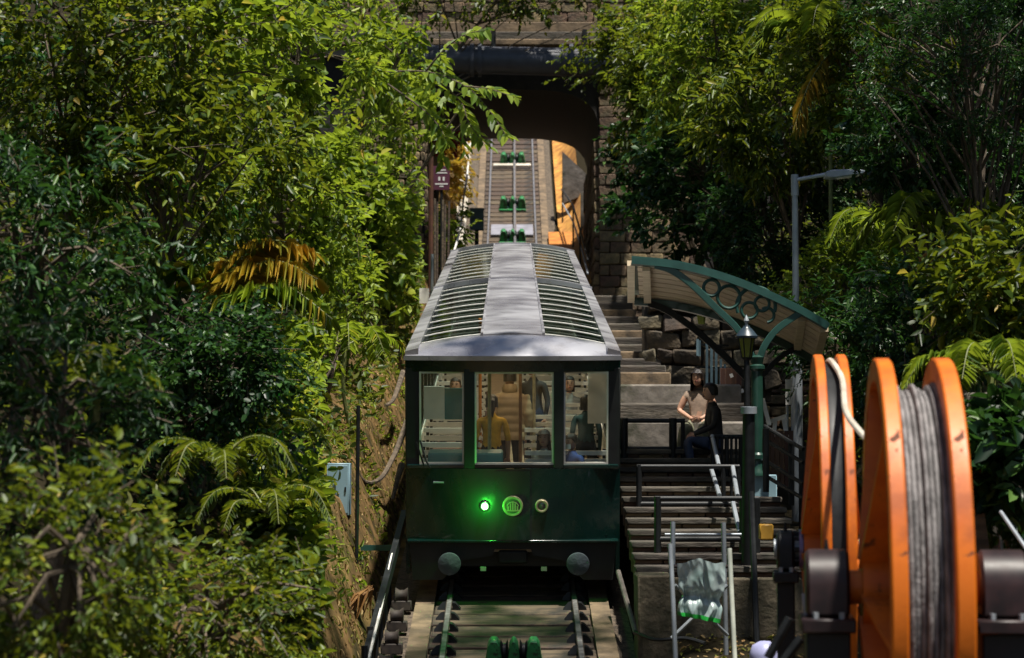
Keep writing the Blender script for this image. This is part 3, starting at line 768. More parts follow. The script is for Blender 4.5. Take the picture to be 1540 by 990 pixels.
# barred gate and notice board behind the couple
gt = thing("barred_gate", P(1068, 600, 34), "pale blue barred gate behind the seated couple", "gate")
for i, (x, ya, yb_) in enumerate(((1049, 510, 535), (1052, 512, 536), (1063, 515, 600), (1070, 520, 604), (1077, 525, 606), (1084, 540, 610), (1090, 548, 612))):
    MB().bar(P(x, ya, 34.0 + i * .08), P(x, yb_, 34.0 + i * .08), 0.038, 0.038, (0, 1, 0)).build("bar", M_CABINET, gt)
for ya in (518, 552, 606):
    MB().bar(P(1046, ya, 34.06), P(1094, ya + 2, 34.6), 0.05, 0.03).build("cross_rail", M_BLACK, gt)
nbd = thing("notice_board", P(1102, 640, 33), "brown wooden notice board with pale slips behind the shelter post", "notice board")
for i in range(4):
    MB().box(P(1087 + i * 8, 595, 33), (0.078, 0.03, 0.85)).build("plank", M_WOODBR, nbd, bevel=0.004)
for (x, y_) in ((1100, 565), (1116, 588), (1108, 606), (1094, 615)):
    MB().box(P(x, y_, 32.96), (0.05, 0.01, 0.06), Matrix.Rotation(random.uniform(-.6, .6), 3, 'Y')).build("paper_slip", M_WHITE, nbd)
MB().box(P(1102, 650, 33.05), (0.1, 0.05, 0.8)).build("leg", M_WOODBR, nbd)

#@@SHELTER
# ------------------------------------------------------------------ shelter
sh = thing("platform_shelter", P(1148, 790, 27.5), "green iron platform shelter with curved cream boarded canopy", "shelter")
DS = 27.5
top = [(950, 392), (1010, 398), (1060, 409), (1110, 425), (1160, 446), (1205, 468), (1243, 490)]
tp = spline([P(x, y_, DS) for x, y_ in top], 5)
DEP = 2.1
def sweep(pts, w, h, y0, y1):
    b = MB(); n = len(pts); vs, fs = [], []
    for i, p in enumerate(pts):
        t = (pts[min(i + 1, n - 1)] - pts[max(i - 1, 0)]); t.y = 0; t.normalize()
        nrm = Vector((-t.z, 0, t.x))
        if nrm.z < 0: nrm = -nrm
        for yy, s_ in ((y0, 1), (y0, 0), (y1, 0), (y1, 1)):
            q = p + nrm * (h * s_) + Vector((0, 0, w)); vs.append((q.x + 0.072 * yy, p.y + yy, q.z - 0.138 * yy))
    for i in range(n - 1):
        for k in range(4): fs.append((i * 4 + k, i * 4 + (k + 1) % 4, i * 4 + 4 + (k + 1) % 4, i * 4 + 4 + k))
    fs += [(0, 1, 2, 3), ((n - 1) * 4 + 3, (n - 1) * 4 + 2, (n - 1) * 4 + 1, (n - 1) * 4)]
    return b.add(vs, fs)
sweep(tp, 0.02, 0.03, -0.05, DEP).build("roof_sheet", M_TEAL, sh)
nb_ = 15
for i in range(nb_):
    y0 = 0.08 + (DEP - 0.1) * i / nb_
    sweep(tp[1:-1], -0.03 - (0.006 if i % 2 else 0), 0.035, y0, y0 + (DEP - 0.1) / nb_ - 0.018).build("ceiling_board", M_CREAM, sh)
sweep(tp, -0.055, 0.085, -0.06, 0.05).build("front_arch", M_TEAL, sh)
for yy in (DEP - 0.1,): sweep(tp, -0.14, 0.10, yy, yy + 0.08).build("rear_rib", M_DKGREEN, sh)
def flatcurve(pts, w, m, name, dep=0.08, d=DS):
    ps = spline([P(x, y_, d) for x, y_ in pts], 5)
    b = MB(); vs, fs = [], []; n = len(ps)
    for i, p in enumerate(ps):
        t = (ps[min(i + 1, n - 1)] - ps[max(i - 1, 0)]); t.y = 0; t.normalize(); nr = Vector((-t.z, 0, t.x)) * (w / 2)
        for s_, yy in ((1, -dep / 2), (-1, -dep / 2), (-1, dep / 2), (1, dep / 2)): vs.append((p.x + nr.x * s_, p.y + yy, p.z + nr.z * s_))
    for i in range(n - 1):
        for k in range(4): fs.append((i * 4 + k, i * 4 + (k + 1) % 4, i * 4 + 4 + (k + 1) % 4, i * 4 + 4 + k))
    fs += [(0, 1, 2, 3), ((n - 1) * 4 + 3, (n - 1) * 4 + 2, (n - 1) * 4 + 1, (n - 1) * 4)]
    b.add(vs, fs).build(name, m, sh, bevel=0.006)
flatcurve([(985, 399), (1010, 407), (1040, 428), (1075, 462), (1110, 497), (1132, 540)], 0.085, M_TEAL, "arch_brace")
flatcurve([(1141, 545), (1150, 520), (1170, 494), (1205, 470)], 0.085, M_TEAL, "arch_brace")
flatcurve([(975, 456), (1005, 468), (1045, 496), (1090, 536), (1134, 580)], 0.09, M_BLACK, "rear_brace", d=DS + DEP - 0.1)
flatcurve([(1142, 570), (1165, 545), (1185, 530), (1215, 515)], 0.07, M_BLACK, "rear_brace", d=DS + DEP - 0.1)
def ring(x, y_, rpx, w=0.022, a0=0, a1=2 * math.pi, nm="scroll_ring"):
    c = P(x, y_, DS); r = rpx / F * DS
    MB().tube(arcpts(c, r, a0, a1, 28), w, 8).build(nm, M_TEAL, sh)
ring(1070, 433, 12); ring(1096, 447, 17)
ring(1137, 461, 29, 0.024, -0.3, math.pi + 0.35)
ring(1127, 467, 12, 0.02); ring(1146, 457, 11, 0.02); ring(1153, 474, 11, 0.02, -1.5, 2.2)
# cream rafters along both ends
for (xa, ya, xb, yb_) in ((949, 396, 949, 452), (972, 404, 974, 456), (1206, 479, 1199, 526), (1240, 495, 1229, 538)):
    MB().bar(P(xa, ya, DS + 0.1), P(xb, yb_, DS + DEP), 0.10, 0.07).build("rafter", M_CREAM, sh)
# column
cx, cz1, cz0 = P(1138, 540, DS), P(1138, 540, DS).z, P(1138, 716, DS).z
Mc = Matrix.Translation((cx.x, cx.y, 0))
H = cz1 - cz0
MB().lathe([(0.115, cz0), (0.115, cz0 + .05), (0.09, cz0 + .08), (0.09, cz0 + .20), (0.11, cz0 + .22), (0.11, cz0 + .27), (0.082, cz0 + .30), (0.076, cz1 - 0.16), (0.105, cz1 - 0.13), (0.105, cz1 - 0.09), (0.075, cz1 - .07), (0.095, cz1 + 0.02), (0.05, cz1 + 0.05)], Mc, 20).build("column", M_DKGREEN, sh)
pz = P(1148, 714, DS)
MB().box((pz.x, pz.y, (pz.z + ZG(27.5)) / 2 - .1), (0.31, 0.31, pz.z - ZG(27.5) + 0.2)).build("pedestal", M_CABINET, sh, bevel=0.012)
rc = P(1138, 565, DS + DEP - 0.1)
MB().lathe([(0.08, ZG(31) - .1), (0.07, rc.z + 0.2)], Matrix.Translation((rc.x, rc.y, 0)), 14).build("column", M_BLACK, sh)
# lantern on its own post
lp = P(1123, 540, 26.3)
la = thing("lantern_post", (lp.x, lp.y, ZG(26.3)), "black post lantern with yellow-green glass in front of the shelter", "lantern")
MB().tube([(lp.x, lp.y, ZG(26.3) - 0.1), (lp.x, lp.y, lp.z)], [0.055, 0.035], 12).build("post", M_BLACK, la)
z0 = P(1123, 540, 26.3).z
Ml = Matrix.Translation((lp.x, lp.y, z0))
MB().lathe([(0.03, -0.02), (0.06, 0.0), (0.065, 0.02)], Ml, 12).build("gallery", M_BLACK, la)
MB().lathe([(0.058, 0.02), (0.098, 0.255)], Ml, 6).build("lantern_glass", mat("lantern_glass", (0.22, 0.24, 0.035), (0.16, 0.17, 0.03), 0.25, scale=4), la)
for k in range(6):
    a = 2 * math.pi * k / 6
    MB().tube([Ml @ Vector((0.06 * math.cos(a), 0.06 * math.sin(a), 0.02)), Ml @ Vector((0.10 * math.cos(a), 0.10 * math.sin(a), 0.26))], 0.008, 5).build("glazing_bar", M_BLACK, la)
MB().lathe([(0.135, 0.255), (0.14, 0.28), (0.11, 0.32), (0.07, 0.37), (0.045, 0.39), (0.04, 0.41)], Ml, 20).build("hood", mat("lantern_hood", (0.03, 0.05, 0.07), (0.02, 0.033, 0.045), 0.35, scale=6), la)
MB().lathe([(0.02, 0.40), (0.02, 0.44), (0.035, 0.47), (0.025, 0.50), (0.0, 0.55)], Ml, 12).build("finial", M_GREYPOLE, la)
l2 = P(1055, 478, 33)
lb = thing("hanging_lantern", l2, "small yellow-green lantern hanging under the far end of the canopy", "lantern")
MB().lathe([(0.05, -0.1), (0.08, 0.1)], Matrix.Translation(l2), 6).build("lantern_glass", MATS["lantern_glass"], lb)
MB().lathe([(0.11, 0.1), (0.07, 0.18), (0.02, 0.22), (0.015, 0.5)], Matrix.Translation(l2), 12).build("hood", M_BLACK, lb)
# tall street lamp
s0 = P(1199, 700, 31)
sl_ = thing("street_lamp", (s0.x, s0.y, ZG(31)), "tall grey street lamp with a flat arm and head", "street lamp")
zt = P(1195, 262, 31).z
MB().tube([(s0.x, s0.y, ZG(31) - .1), (s0.x, s0.y, P(1199, 552, 31).z)], 0.085, 14).build("base_shaft", M_GREYPOLE, sl_)
MB().lathe([(0.085, 0), (0.10, 0.03), (0.10, 0.06), (0.055, 0.12)], Matrix.Translation((s0.x, s0.y, P(1199, 552, 31).z)), 14).build("collar", M_GREYPOLE, sl_)
MB().tube([(s0.x, s0.y, P(1199, 545, 31).z), (s0.x, s0.y, zt)], [0.052, 0.042], 12).build("shaft", M_GREYPOLE, sl_)
MB().tube([(s0.x, s0.y, zt - 0.28), (s0.x, s0.y, zt + 0.03)], 0.055, 12).build("arm_sleeve", M_GREYPOLE, sl_)
MB().tube([(s0.x, s0.y, zt - 0.05), P(1245, 262, 31)], 0.028, 8).build("arm", M_GREYPOLE, sl_)
hd = P(1240, 263, 31)
hb = MB().prism([(0, 0, -0.05), (0.12, 0, -0.06), (0.55, 0, 0.0), (0.58, 0, 0.05), (0.45, 0, 0.07), (0.1, 0, 0.06), (0, 0, 0.03)], hd + Vector((0, -0.12, 0)), hd + Vector((0, 0.12, 0)))
hb.build("lamp_head", M_GREYPOLE, sl_, bevel=0.015)
MB().box(hd + Vector((0.34, 0, -0.035)), (0.3, 0.16, 0.015), Matrix.Rotation(-0.13, 3, 'Y')).build("lens", M_WHITE, sl_)
# yellow gear box and flower box near the column
yg = P(1152, 800, 22)
tag(MB().box(yg, (0.14, 0.14, 0.16)).build("yellow_box", mat("yellow_box", (0.62, 0.33, 0.04), None, 0.5, scale=5), bevel=0.012), "small yellow box mounted beside the newel post", "box")
# plastic sheeted trestle
ft = thing("folding_trestle", P(1055, 995, 22), "folding metal trestle draped with silvery plastic sheet", "trestle")
for pts in ([(1008, 818, 21.8), (1016, 992, 21.5)], [(1097, 825, 21.9), (1105, 992, 21.6)], [(1012, 785, 22.5), (1012, 850, 22.4)], [(1088, 786, 22.5), (1092, 985, 22.4)]):
    MB().tube([P(*p) for p in pts], 0.026, 10).build("leg", M_GREYPOLE if pts[0][0] < 1090 else mat("pale_tube", (0.55, 0.58, 0.5), None, 0.4, scale=5), ft)
for a, b in (((1010, 960, 21.9), (1094, 880, 22.0)), ((1015, 880, 21.9), (1094, 955, 22.2))):
    MB().tube([P(*a), P(*b)], 0.02, 8).build("cross_brace", M_GREYPOLE, ft)
MB().tube([P(1010, 852, 22), P(1096, 852, 22)], 0.02, 8).build("top_bar", M_MAROON, ft)
from mathutils import noise as mnoise
def tarp(u, v, off=0.0):
    """sheet hung over the top bar, gathered by a cord two thirds of the way down"""
    g = math.exp(-((v - 0.62) / 0.09) ** 2)
    xl = 1018 + 4 * v - 9 * max(0, v - 0.62) + 5 * g; xr = 1092 - 8 * v - 6 * g - 10 * max(0, v - .8)
    x = xl + (xr - xl) * u + 1.6 * mnoise.noise(Vector((0, v * 5, u * 2)))
    yt = 847 - 7 * math.exp(-((u - 0.45) / 0.2) ** 2) + 2.5 * mnoise.noise(Vector((u * 6, 3, 0))); yb2 = 925 + 12 * u
    y_ = yt + (yb2 - yt) * v
    rid = lambda a, b, c: 1 - 2 * abs(mnoise.noise(Vector((a, b, c))))
    fold = 0.030 * math.sin(6.28 * (3.2 * u + 0.7 * mnoise.noise(Vector((u * 2, v * 1.5, 4))))) * (0.25 + v) + 0.030 * rid(u * 2.2 + v * 0.8, v * 1.1, 1.7) + 0.010 * rid(u * 7 - 2 * v, v * 4, 5.1)
    return P(x, y_, 21.72 - 0.09 * math.sin(u * math.pi) + 0.06 * g + off) + Vector((0, -fold, 0))
MB().grid(lambda u, v: tarp(u, v), 64, 44).build("plastic_sheet", M_TARP, ft)
MB().grid(lambda u, v: tarp(u, 0.932 + 0.068 * v, -0.022), 64, 3).build("sheet_trim", M_TRIM, ft)
pv = P(1150, 985, 20.5)
tag(MB().lathe([(0.0, -0.16), (0.13, -0.13), (0.15, 0.0), (0.12, 0.09), (0.05, 0.13), (0, 0.135)], Matrix.Translation(pv), 20).build("plastic_bag", mat("lilac_plastic", (0.45, 0.47, 0.75), None, 0.4, scale=5)), "pale lilac plastic bag at the foot of the newel post", "bag")

#@@REELS
# ------------------------------------------------------------------ orange sheave and cable reel
DV, RV = 16.0, 1.46        # sheave: distance, radius
DW, RW = 12.4, 1.335       # reel
YAW = math.radians(-6.0)
def wheel_frame(px, py, d):
    return Matrix.Translation(P(px, py, d)) @ Matrix.Rotation(YAW, 4, 'Z') @ Matrix.Rotation(math.pi / 2, 4, 'Y')   # local z = axle (to the right)
def flange(parent, Mw, z, R, rim=0.13, th=0.05, spokes=6, inward=1, name="flange"):
    """rim ring with a web plate set back, a hub and radial gussets; inward = side on which the web sits"""
    f = MB().lathe([(R - rim, z - th), (R - 0.01, z - th), (R, z - th + 0.01), (R, z + th - 0.01), (R - 0.01, z + th), (R - rim, z + th)], Mw, 72, close=True).build(name, M_ORANGE, parent)
    zA, zB_ = z + inward * (th - 0.022), z + inward * (th - 0.004)
    MB().lathe([(0.16, zA), (0.42 * R, zA), (0.42 * R, zB_), (0.16, zB_)], Mw, 48, close=True).build("hub_plate", M_ORANGE, f)
    for k in range(spokes):                     # web segments with open slots between them
        a = 2 * math.pi * k / spokes + math.pi - 0.30
        MB().sector([(0.415 * R, zA), (R - rim + 0.005, zA), (R - rim + 0.005, zB_), (0.415 * R, zB_)], Mw, a - 0.36, a + 0.36).build("web_plate", M_ORANGE, f)
    for k in range(spokes):
        a = 2 * math.pi * k / spokes + math.pi - 0.30
        c, s_ = math.cos(a), math.sin(a)
        r0, r1 = 0.17, R - rim + 0.01
        z0, z1 = z - inward * (th + 0.10), z - inward * (th - 0.005)
        zb = z + inward * (th - 0.02)
        poly = [(r0, z0), (r1, z1), (r1, zb), (r0, zb)]
        b = MB(); tv = [Mw @ Vector((c * r - s_ * o, s_ * r + c * o, zz)) for o in (-0.015, 0.015) for r, zz in poly]
        b.add(tv, [(3, 2, 1, 0), (4, 5, 6, 7)] + [(i, (i + 1) % 4, 4 + (i + 1) % 4, 4 + i) for i in range(4)])
        b.build("gusset", M_ORANGE, f)
    return f
sv = thing("guide_sheave", P(1243, 1040, DV), "thin orange double-rimmed cable sheave beside the larger reel", "sheave")
Mv = wheel_frame(1249, 826, DV)
flange(sv, Mv, -0.085, RV, 0.16, 0.035, 6, 1)
flange(sv, Mv, 0.085, RV, 0.16, 0.035, 6, -1)
MB().lathe([(RV - 0.06, -0.049), (RV - 0.07, -0.02), (RV - 0.07, 0.02), (RV - 0.06, 0.049), (RV - 0.2, 0.049), (RV - 0.2, -0.049)], Mv, 72, close=True).build("groove", M_BLACK, sv)
MB().lathe([(0.17, -0.2), (0.17, 0.2)], Mv, 32).build("hub", M_ORANGE, sv)
MB().lathe([(0.075, -0.42), (0.075, 0.30)], Mv, 20).build("axle", M_GREYPOLE, sv)
MB().lathe([(0.15, -0.235), (0.15, -0.205)], Mv, 24).build("hub_plate", mat("violet_cap", (0.22, 0.16, 0.30), None, 0.3, 0.2, scale=5), sv)
for k in range(8):
    a = 2 * math.pi * k / 8
    MB().lathe([(0.02, -0.275), (0.02, -0.235)], Mv @ Matrix.Translation((0.115 * math.cos(a), 0.115 * math.sin(a), 0)), 6).build("bolt", M_BLACK, sv)
def pillow(parent, M, z, w, m, hh=0.2, zg=None):
    """bearing housing round the axle with a stand under it"""
    c = M @ Vector((0, 0, z))
    R3 = Matrix.Rotation(YAW, 3, 'Z')
    poly = [(-hh, -0.16)] + [(-hh * math.cos(t * math.pi / 10), 0.02 + hh * 0.92 * math.sin(t * math.pi / 10)) for t in range(11)] + [(hh, -0.16)]
    b = MB().prism([c + R3 @ Vector((0, py_, pz_)) for py_, pz_ in poly], R3 @ Vector((-w / 2, 0, 0)), R3 @ Vector((w / 2, 0, 0)))
    h = b.build("bearing_housing", m, parent, bevel=0.02)
    MB().box(c + Vector((0, 0, -0.205)), (w + 0.06, hh * 2 + 0.16, 0.08), R3).build("bearing_foot", m, h, bevel=0.01)
    for sy in (-1, 1):
        for sx in (-0.3, 0.3):
            MB().tube([c + R3 @ Vector((w * sx, sy * (hh + .04), -0.17)), c + R3 @ Vector((w * sx, sy * (hh + .04), -0.13))], 0.018, 6).build("bolt", M_GREYPOLE, h)
    MB().tube([c + Vector((0, 0, hh * 0.9)), c + Vector((0, 0, hh * 0.9 + 0.08))], [0.018, 0.008], 8).build("grease_nipple", M_BLACK, h)
    zg = terrainz(c.x, c.y) if zg is None else zg
    top_ = c.z - 0.245
    MB().box((c.x, c.y, (top_ + zg - .1) / 2), (w, hh * 2, top_ - zg + .1), R3).build("stand", M_BLACK, parent, bevel=0.01)
pillow(sv, Mv, -0.335, 0.13, M_BLACK, 0.13)
rl = thing("cable_reel", P(1375, 1040, DW), "large orange reel wound with thick grey cable", "cable reel")
Mr = wheel_frame(1374, 884, DW)
fl = flange(rl, Mr, -0.175, RW, 0.13, 0.045, 6, 1)
fr_ = flange(rl, Mr, 0.165, RW, 0.13, 0.05, 6, -1)
prof = []; nzz = 9
for i in range(nzz):
    zz = -0.13 + 0.25 * i / (nzz - 1); rr_ = RW - 0.19 + 0.022 * math.sin(i * 1.9) + (0.02 if i in (0, 8) else 0)
    for k in range(4):
        a = math.pi * k / 3
        prof.append((rr_ + 0.020 * math.sin(a), zz - 0.0155 * math.cos(a)))
MB().lathe(prof, Mr, 72).build("wound_cable", M_ROPE, rl)
MB().lathe([(0.22, -0.30), (0.22, 0.30)], Mr, 32).build("hub", M_ORANGE, rl)
MB().lathe([(0.10, -0.58), (0.10, 0.58)], Mr, 24).build("axle", M_ORANGE, rl)
pillow(rl, Mr, -0.50, 0.25, M_MAROON, 0.22)
pillow(rl, Mr, 0.50, 0.27, M_MAROON, 0.22)
cc = spline([Mv @ Vector((-RV + 0.05, 0.1, 0.0)), Mv @ Vector((-RV + 0.07, -0.3, 0.01)), Mv @ Vector((-RV + .22, -0.8, 0.06)), P(1272, 618, 14.6), P(1290, 646, 14.0), P(1312, 668, 13.4)])
tag(MB().tube(cc, 0.022, 8).build("loose_cable", M_CONCW), "pale cable bridging the orange sheave and the reel", "cable")
# wedge of pale steel in front of the bearing, brackets and base frame
bp_ = P(1232, 930, 12.2)
tag(MB().prism([P(1206, 893, 12.6), P(1222, 893, 12.6), P(1240, 1010, 12.3), P(1218, 1010, 12.3)], (0, -0.015, 0), (0, 0.015, 0)).build("splash_plate", mat("pale_steel", (0.55, 0.47, 0.52), None, 0.5, 0.2, scale=3)), "pale upright steel plate beside the maroon bearing block", "steel plate")
gz = terrainz(2.2, 13.0)
bf = thing("machine_base", (2.3, 13.3, gz), "dark steel base frame under the orange cable wheels", "machine base")
for yy in (12.2, 14.4):
    MB().box((2.3, yy, gz + 0.12), (3.0, 0.22, 0.24)).build("beam", M_BLACK, bf, bevel=0.01)
MB().tube([P(1155, 990, 13.3), P(1188, 930, 13.3)], 0.03, 8).build("brace", M_BLACK, bf)
MB().tube([P(1175, 1000, 13.1), P(1205, 960, 13.1)], 0.03, 8).build("brace", M_BLACK, bf)
# right: retaining wall, hoops, sloping tube
wl = P(1466, 690, 19.5)
tag(MB().box((wl.x + 0.25, wl.y + 0.6, (P(1466, 590, 19.5).z + terrainz(wl.x, wl.y) - .3) / 2), (0.62, 1.2, P(1466, 590, 19.5).z - terrainz(wl.x, wl.y) + .3)).build("retaining_wall", M_CONC, bevel=0.02), "grey concrete retaining wall among the plants behind the reel", "wall")
for i in range(3):
    x = 1462 + i * 10; d = 18.4
    tag(MB().tube(spline([P(x, 760, d), P(x, 700, d), P(x + 3, 682, d + .1), P(x + 14, 676, d + .3), P(x + 24, 676, d + .5)]), 0.022, 8).build("bent_pipe", M_BLACK), "black bent pipe before the grey retaining wall, %s from the reel" % ("first", "second", "third")[i], "pipe", "bent pipes by the grey wall")
tag(MB().tube([P(1505, 770, 16.5), P(1550, 835, 16)], 0.016, 8).build("pale_rail", M_GREYPOLE), "pale sloping rail tube right of the reel bearing", "rail")
tag(MB().prism([P(1460, 775, 18), P(1480, 772, 18), P(1488, 835, 18), P(1470, 835, 18)], (0, -0.03, 0), (0, 0.03, 0)).build("leaning_plank", M_PLANK), "weathered plank leaning behind the right bearing block", "plank")
tag(MB().box(P(1530, 985, 15.5), (0.5, 0.6, 0.05)).build("stepping_slab", M_CONCW, bevel=0.01), "pale slab at the right edge behind the reel", "slab")

#@@TRAM
# ------------------------------------------------------------------ tram
TA = math.atan(SLOPE)
TM = Matrix.Translation((0.01, YT0, trackz(YT0))) @ Matrix.Rotation(TA, 4, 'X')
tram = thing("funicular_tram", TM @ Vector((0, 0, 0)), "dark green funicular tram with arched louvred roof and one green lamp", "tram")
def T(b, name, m, parent=None, bevel=0.0): return b.xf(TM).build(name, m, parent or tram, bevel)
HWT = 1.30; LEN = 19.5; CARS = ((0.0, 9.62), (9.76, 19.5))
def hull(z): return HWT - 0.05 * max(0, (0.9 - z) / 0.9)
# lower body of the front: slightly curved panel
def front(u, v):
    z = 0.72 + (1.60 - 0.72) * v; x = (-1 + 2 * u)
    yb_ = 0.0 + 0.10 * abs(x) ** 3 - 0.05 * (1 - abs(x)) * (1 - v)
    return Vector((x * HWT, yb_, z))
T(MB().grid(front, 24, 6), "front_panel", M_TRAMGREEN)
T(MB().box((0, 0.085, 0.715), (2.56, 0.26, 0.03)), "front_ledge", M_TRAMGREEN, bevel=0.006)
apron = [(-1.26, 0, 0.70), (1.26, 0, 0.70), (1.22, 0, 0.22), (0.86, 0, 0.22), (0.62, 0, 0.46), (0.25, 0, 0.52), (0.22, 0, 0.60), (-0.22, 0, 0.60), (-0.25, 0, 0.52), (-0.62, 0, 0.46), (-0.86, 0, 0.22), (-1.22, 0, 0.22)]
T(MB().prism(apron, (0, 0.06, 0), (0, 0.16, 0)), "apron", M_TRAMDARK)
T(MB().box((0, 0.30, 0.50), (0.36, 0.5, 0.16)), "coupler", M_BLACK, bevel=0.02)
for sx in (-0.77, 0.79):
    Mb = TM @ Matrix.Translation((sx, 0.06, 0.445)) @ Matrix.Rotation(math.pi / 2, 4, 'X')
    bo = MB().lathe([(0.07, -0.1), (0.07, 0.10), (0.13, 0.11), (0.14, 0.125), (0.138, 0.145), (0.128, 0.150), (0.0, 0.156)], Mb, 28).build("buffer", mat("buffer_steel", (0.045, 0.065, 0.075), (0.025, 0.037, 0.045), 0.7, 0.0, scale=8, bump=0.2), tram)
T(MB().grid(lambda u, v: front(0.5 + (u - 0.5) * 0.16, 0.02 + 0.95 * v) + Vector((0, -0.007, 0)), 6, 4), "centre_strip", M_TRAMGREEN)
T(MB().box((-0.90, 0.028, 1.43), (0.13, 0.02, 0.018)), "door_latch", M_GREYPOLE)
for x in (-0.36, 0.38):
    T(MB().box((x, 0.045, 0.36), (0.07, 0.02, 0.05)), "reflector", M_CONCW)
for k in range(13):
    x = -1.14 + 2.28 * k / 12
    T(MB().lathe([(0.012, 0), (0.010, 0.006), (0, 0.008)], Matrix.Translation((x, 0.10 * abs(x / HWT) ** 3 - 0.005, 0.78)) @ Matrix.Rotation(math.pi / 2, 4, 'X'), 8), "rivet", M_TRAMGREEN)
# window band of the front
PILX = [(-1.30, -1.134), (-0.591, -0.462), (0.494, 0.616), (1.158, 1.30)]
def fy(x): return 0.10 * abs(x / HWT) ** 3
for a, b in PILX:
    mid = (a + b) / 2
    T(MB().box((mid, fy(mid) + 0.045, 2.21), (b - a, 0.09, 1.22)), "window_pillar", M_TRAMDARK, bevel=0.008)
T(MB().grid(lambda u, v: Vector(((-1 + 2 * u) * HWT, fy((-1 + 2 * u) * HWT) + (0.0 if v < 1 else 0.12), 2.78 + 0.20 * min(v * 2, 1) if v < 1 else 2.98)), 24, 2), "fascia", M_TRAMGREEN)
T(MB().box((0, 0.09, 1.62), (2.56, 0.10, 0.05)), "window_sill", M_TRAMGREEN, bevel=0.008)
for a, b in ((-1.134, -0.591), (-0.462, 0.494), (0.616, 1.158)):
    m_ = (a + b) / 2; yy = fy(m_) + 0.06
    w = T(MB().box((m_, yy, 2.21), (b - a - 0.004, 0.012, 1.13)), "window_pane", M_GLASS)
    for c, s_ in (((a + 0.012, yy, 2.21), (0.022, 0.05, 1.13)), ((b - 0.012, yy, 2.21), (0.022, 0.05, 1.13)), ((m_, yy, 1.655), (b - a - 0.05, 0.05, 0.024)), ((m_, yy, 2.765), (b - a - 0.05, 0.05, 0.02))):
        T(MB().box(c, s_), "window_frame", M_FRAME, w)
wz = T(MB().tube([(-1.12, -0.01, 1.95), (-1.05, -0.03, 1.70), (-1.0, -0.03, 1.62)], 0.012, 6), "wiper", M_BLACK)
T(MB().box((-1.12, -0.01, 1.78), (0.02, 0.015, 0.3), Matrix.Rotation(-0.3, 3, 'Y')), "wiper_blade", M_BLACK, wz)
# lamps and crest
def disc(x, z, prof, m, name, parent=None, seg=32):
    Md = TM @ Matrix.Translation((x, -0.035, z)) @ Matrix.Rotation(math.pi / 2, 4, 'X')
    return MB().lathe(prof, Md, seg).build(name, m, parent or tram)
M_BRASS = mat("pale_brass", (0.62, 0.54, 0.36), (0.45, 0.38, 0.24), 0.3, 0.6, scale=12)
M_LENS = mat("dark_lens", (0.16, 0.14, 0.12), (0.10, 0.09, 0.08), 0.15, 0.2, scale=9)
h1 = disc(-0.34, 1.15, [(0.06, -0.05), (0.06, 0.02), (0.05, 0.03), (0.045, 0.02), (0.0, 0.02)], M_TRAMGREEN, "headlamp")
disc(-0.34, 1.15, [(0.015, 0.03), (0.04, 0.02), (0.04, 0.035), (0.03, 0.042), (0.015, 0.042)], emitmat("green_lamp", (0.45, 1.0, 0.4), 3.5), "lamp_lens", h1)
ld = bpy.data.lights.new("green_lamp_light", 'POINT'); ld.energy = 13; ld.color = (0.05, 1.0, 0.06); ld.shadow_soft_size = 0.03
lo_ = bpy.data.objects.new("green_lamp_light", ld); COL.objects.link(lo_)
lo_.parent = tram; lo_.location = TM @ Vector((-0.34, -0.205, 1.15)) - WL[tram.name]
cr_ = disc(0.0, 1.15, [(0.125, -0.05), (0.125, 0.012), (0.118, 0.022), (0.10, 0.022), (0.092, 0.010), (0.0, 0.010)], M_BRASS, "crest")
disc(0.0, 1.15, [(0.091, 0.008), (0.088, 0.014), (0, 0.014)], M_LENS, "crest_field", cr_)
for k in range(5):                      # little skyline inside the ring
    hgt = (0.05, 0.085, 0.11, 0.085, 0.05)[k]
    T(MB().box(((k - 2) * 0.028, -0.053, 1.10 + hgt / 2), (0.017, 0.010, hgt)), "crest_tower", M_BRASS, cr_)
T(MB().box((0, -0.053, 1.095), (0.15, 0.012, 0.014)), "crest_base", M_BRASS, cr_)
T(MB().tube(arcpts(Vector((0, -0.055, 1.13)), 0.072, 0.3, math.pi - 0.3, 14), 0.006, 5), "crest_arc", M_BRASS, cr_)
h2 = disc(0.35, 1.15, [(0.08, -0.05), (0.08, 0.012), (0.073, 0.022), (0.058, 0.022), (0.052, 0.010), (0.0, 0.010)], M_BRASS, "headlamp")
disc(0.35, 1.15, [(0.051, 0.008), (0.03, 0.016), (0, 0.02)], M_LENS, "lamp_lens", h2)
# roof
RISE = 0.17; ZE = 3.0
def rz(x): return ZE + RISE * (1 - (abs(x) / 1.30) ** 2.0)
def roofpatch(x0, x1, y0, y1, dz, n=8, th=0.03):
    b = MB(); vs, fs = [], []
    for i in range(n + 1):
        x = x0 + (x1 - x0) * i / n
        vs += [(x, y0, rz(x) + dz), (x, y1, rz(x) + dz), (x, y1, rz(x) + dz - th), (x, y0, rz(x) + dz - th)]
    for i in range(n):
        for k in range(4): fs.append((i * 4 + k, i * 4 + (k + 1) % 4, i * 4 + 4 + (k + 1) % 4, i * 4 + 4 + k))
    fs += [(0, 1, 2, 3), (n * 4 + 3, n * 4 + 2, n * 4 + 1, n * 4)]
    return b.add(vs, fs, True)
def cap(u, v):
    x = (-1 + 2 * u) * 1.30
    return Vector((x, -0.06 + 0.06 * abs(x / 1.3) ** 3 + 0.62 * v - 0.62 * v * 0.0, ZE - 0.02 + (rz(x) - ZE + 0.035) * math.sin(v * math.pi / 2) ** 0.8))
T(MB().grid(cap, 28, 8), "roof_cap", M_ALU)
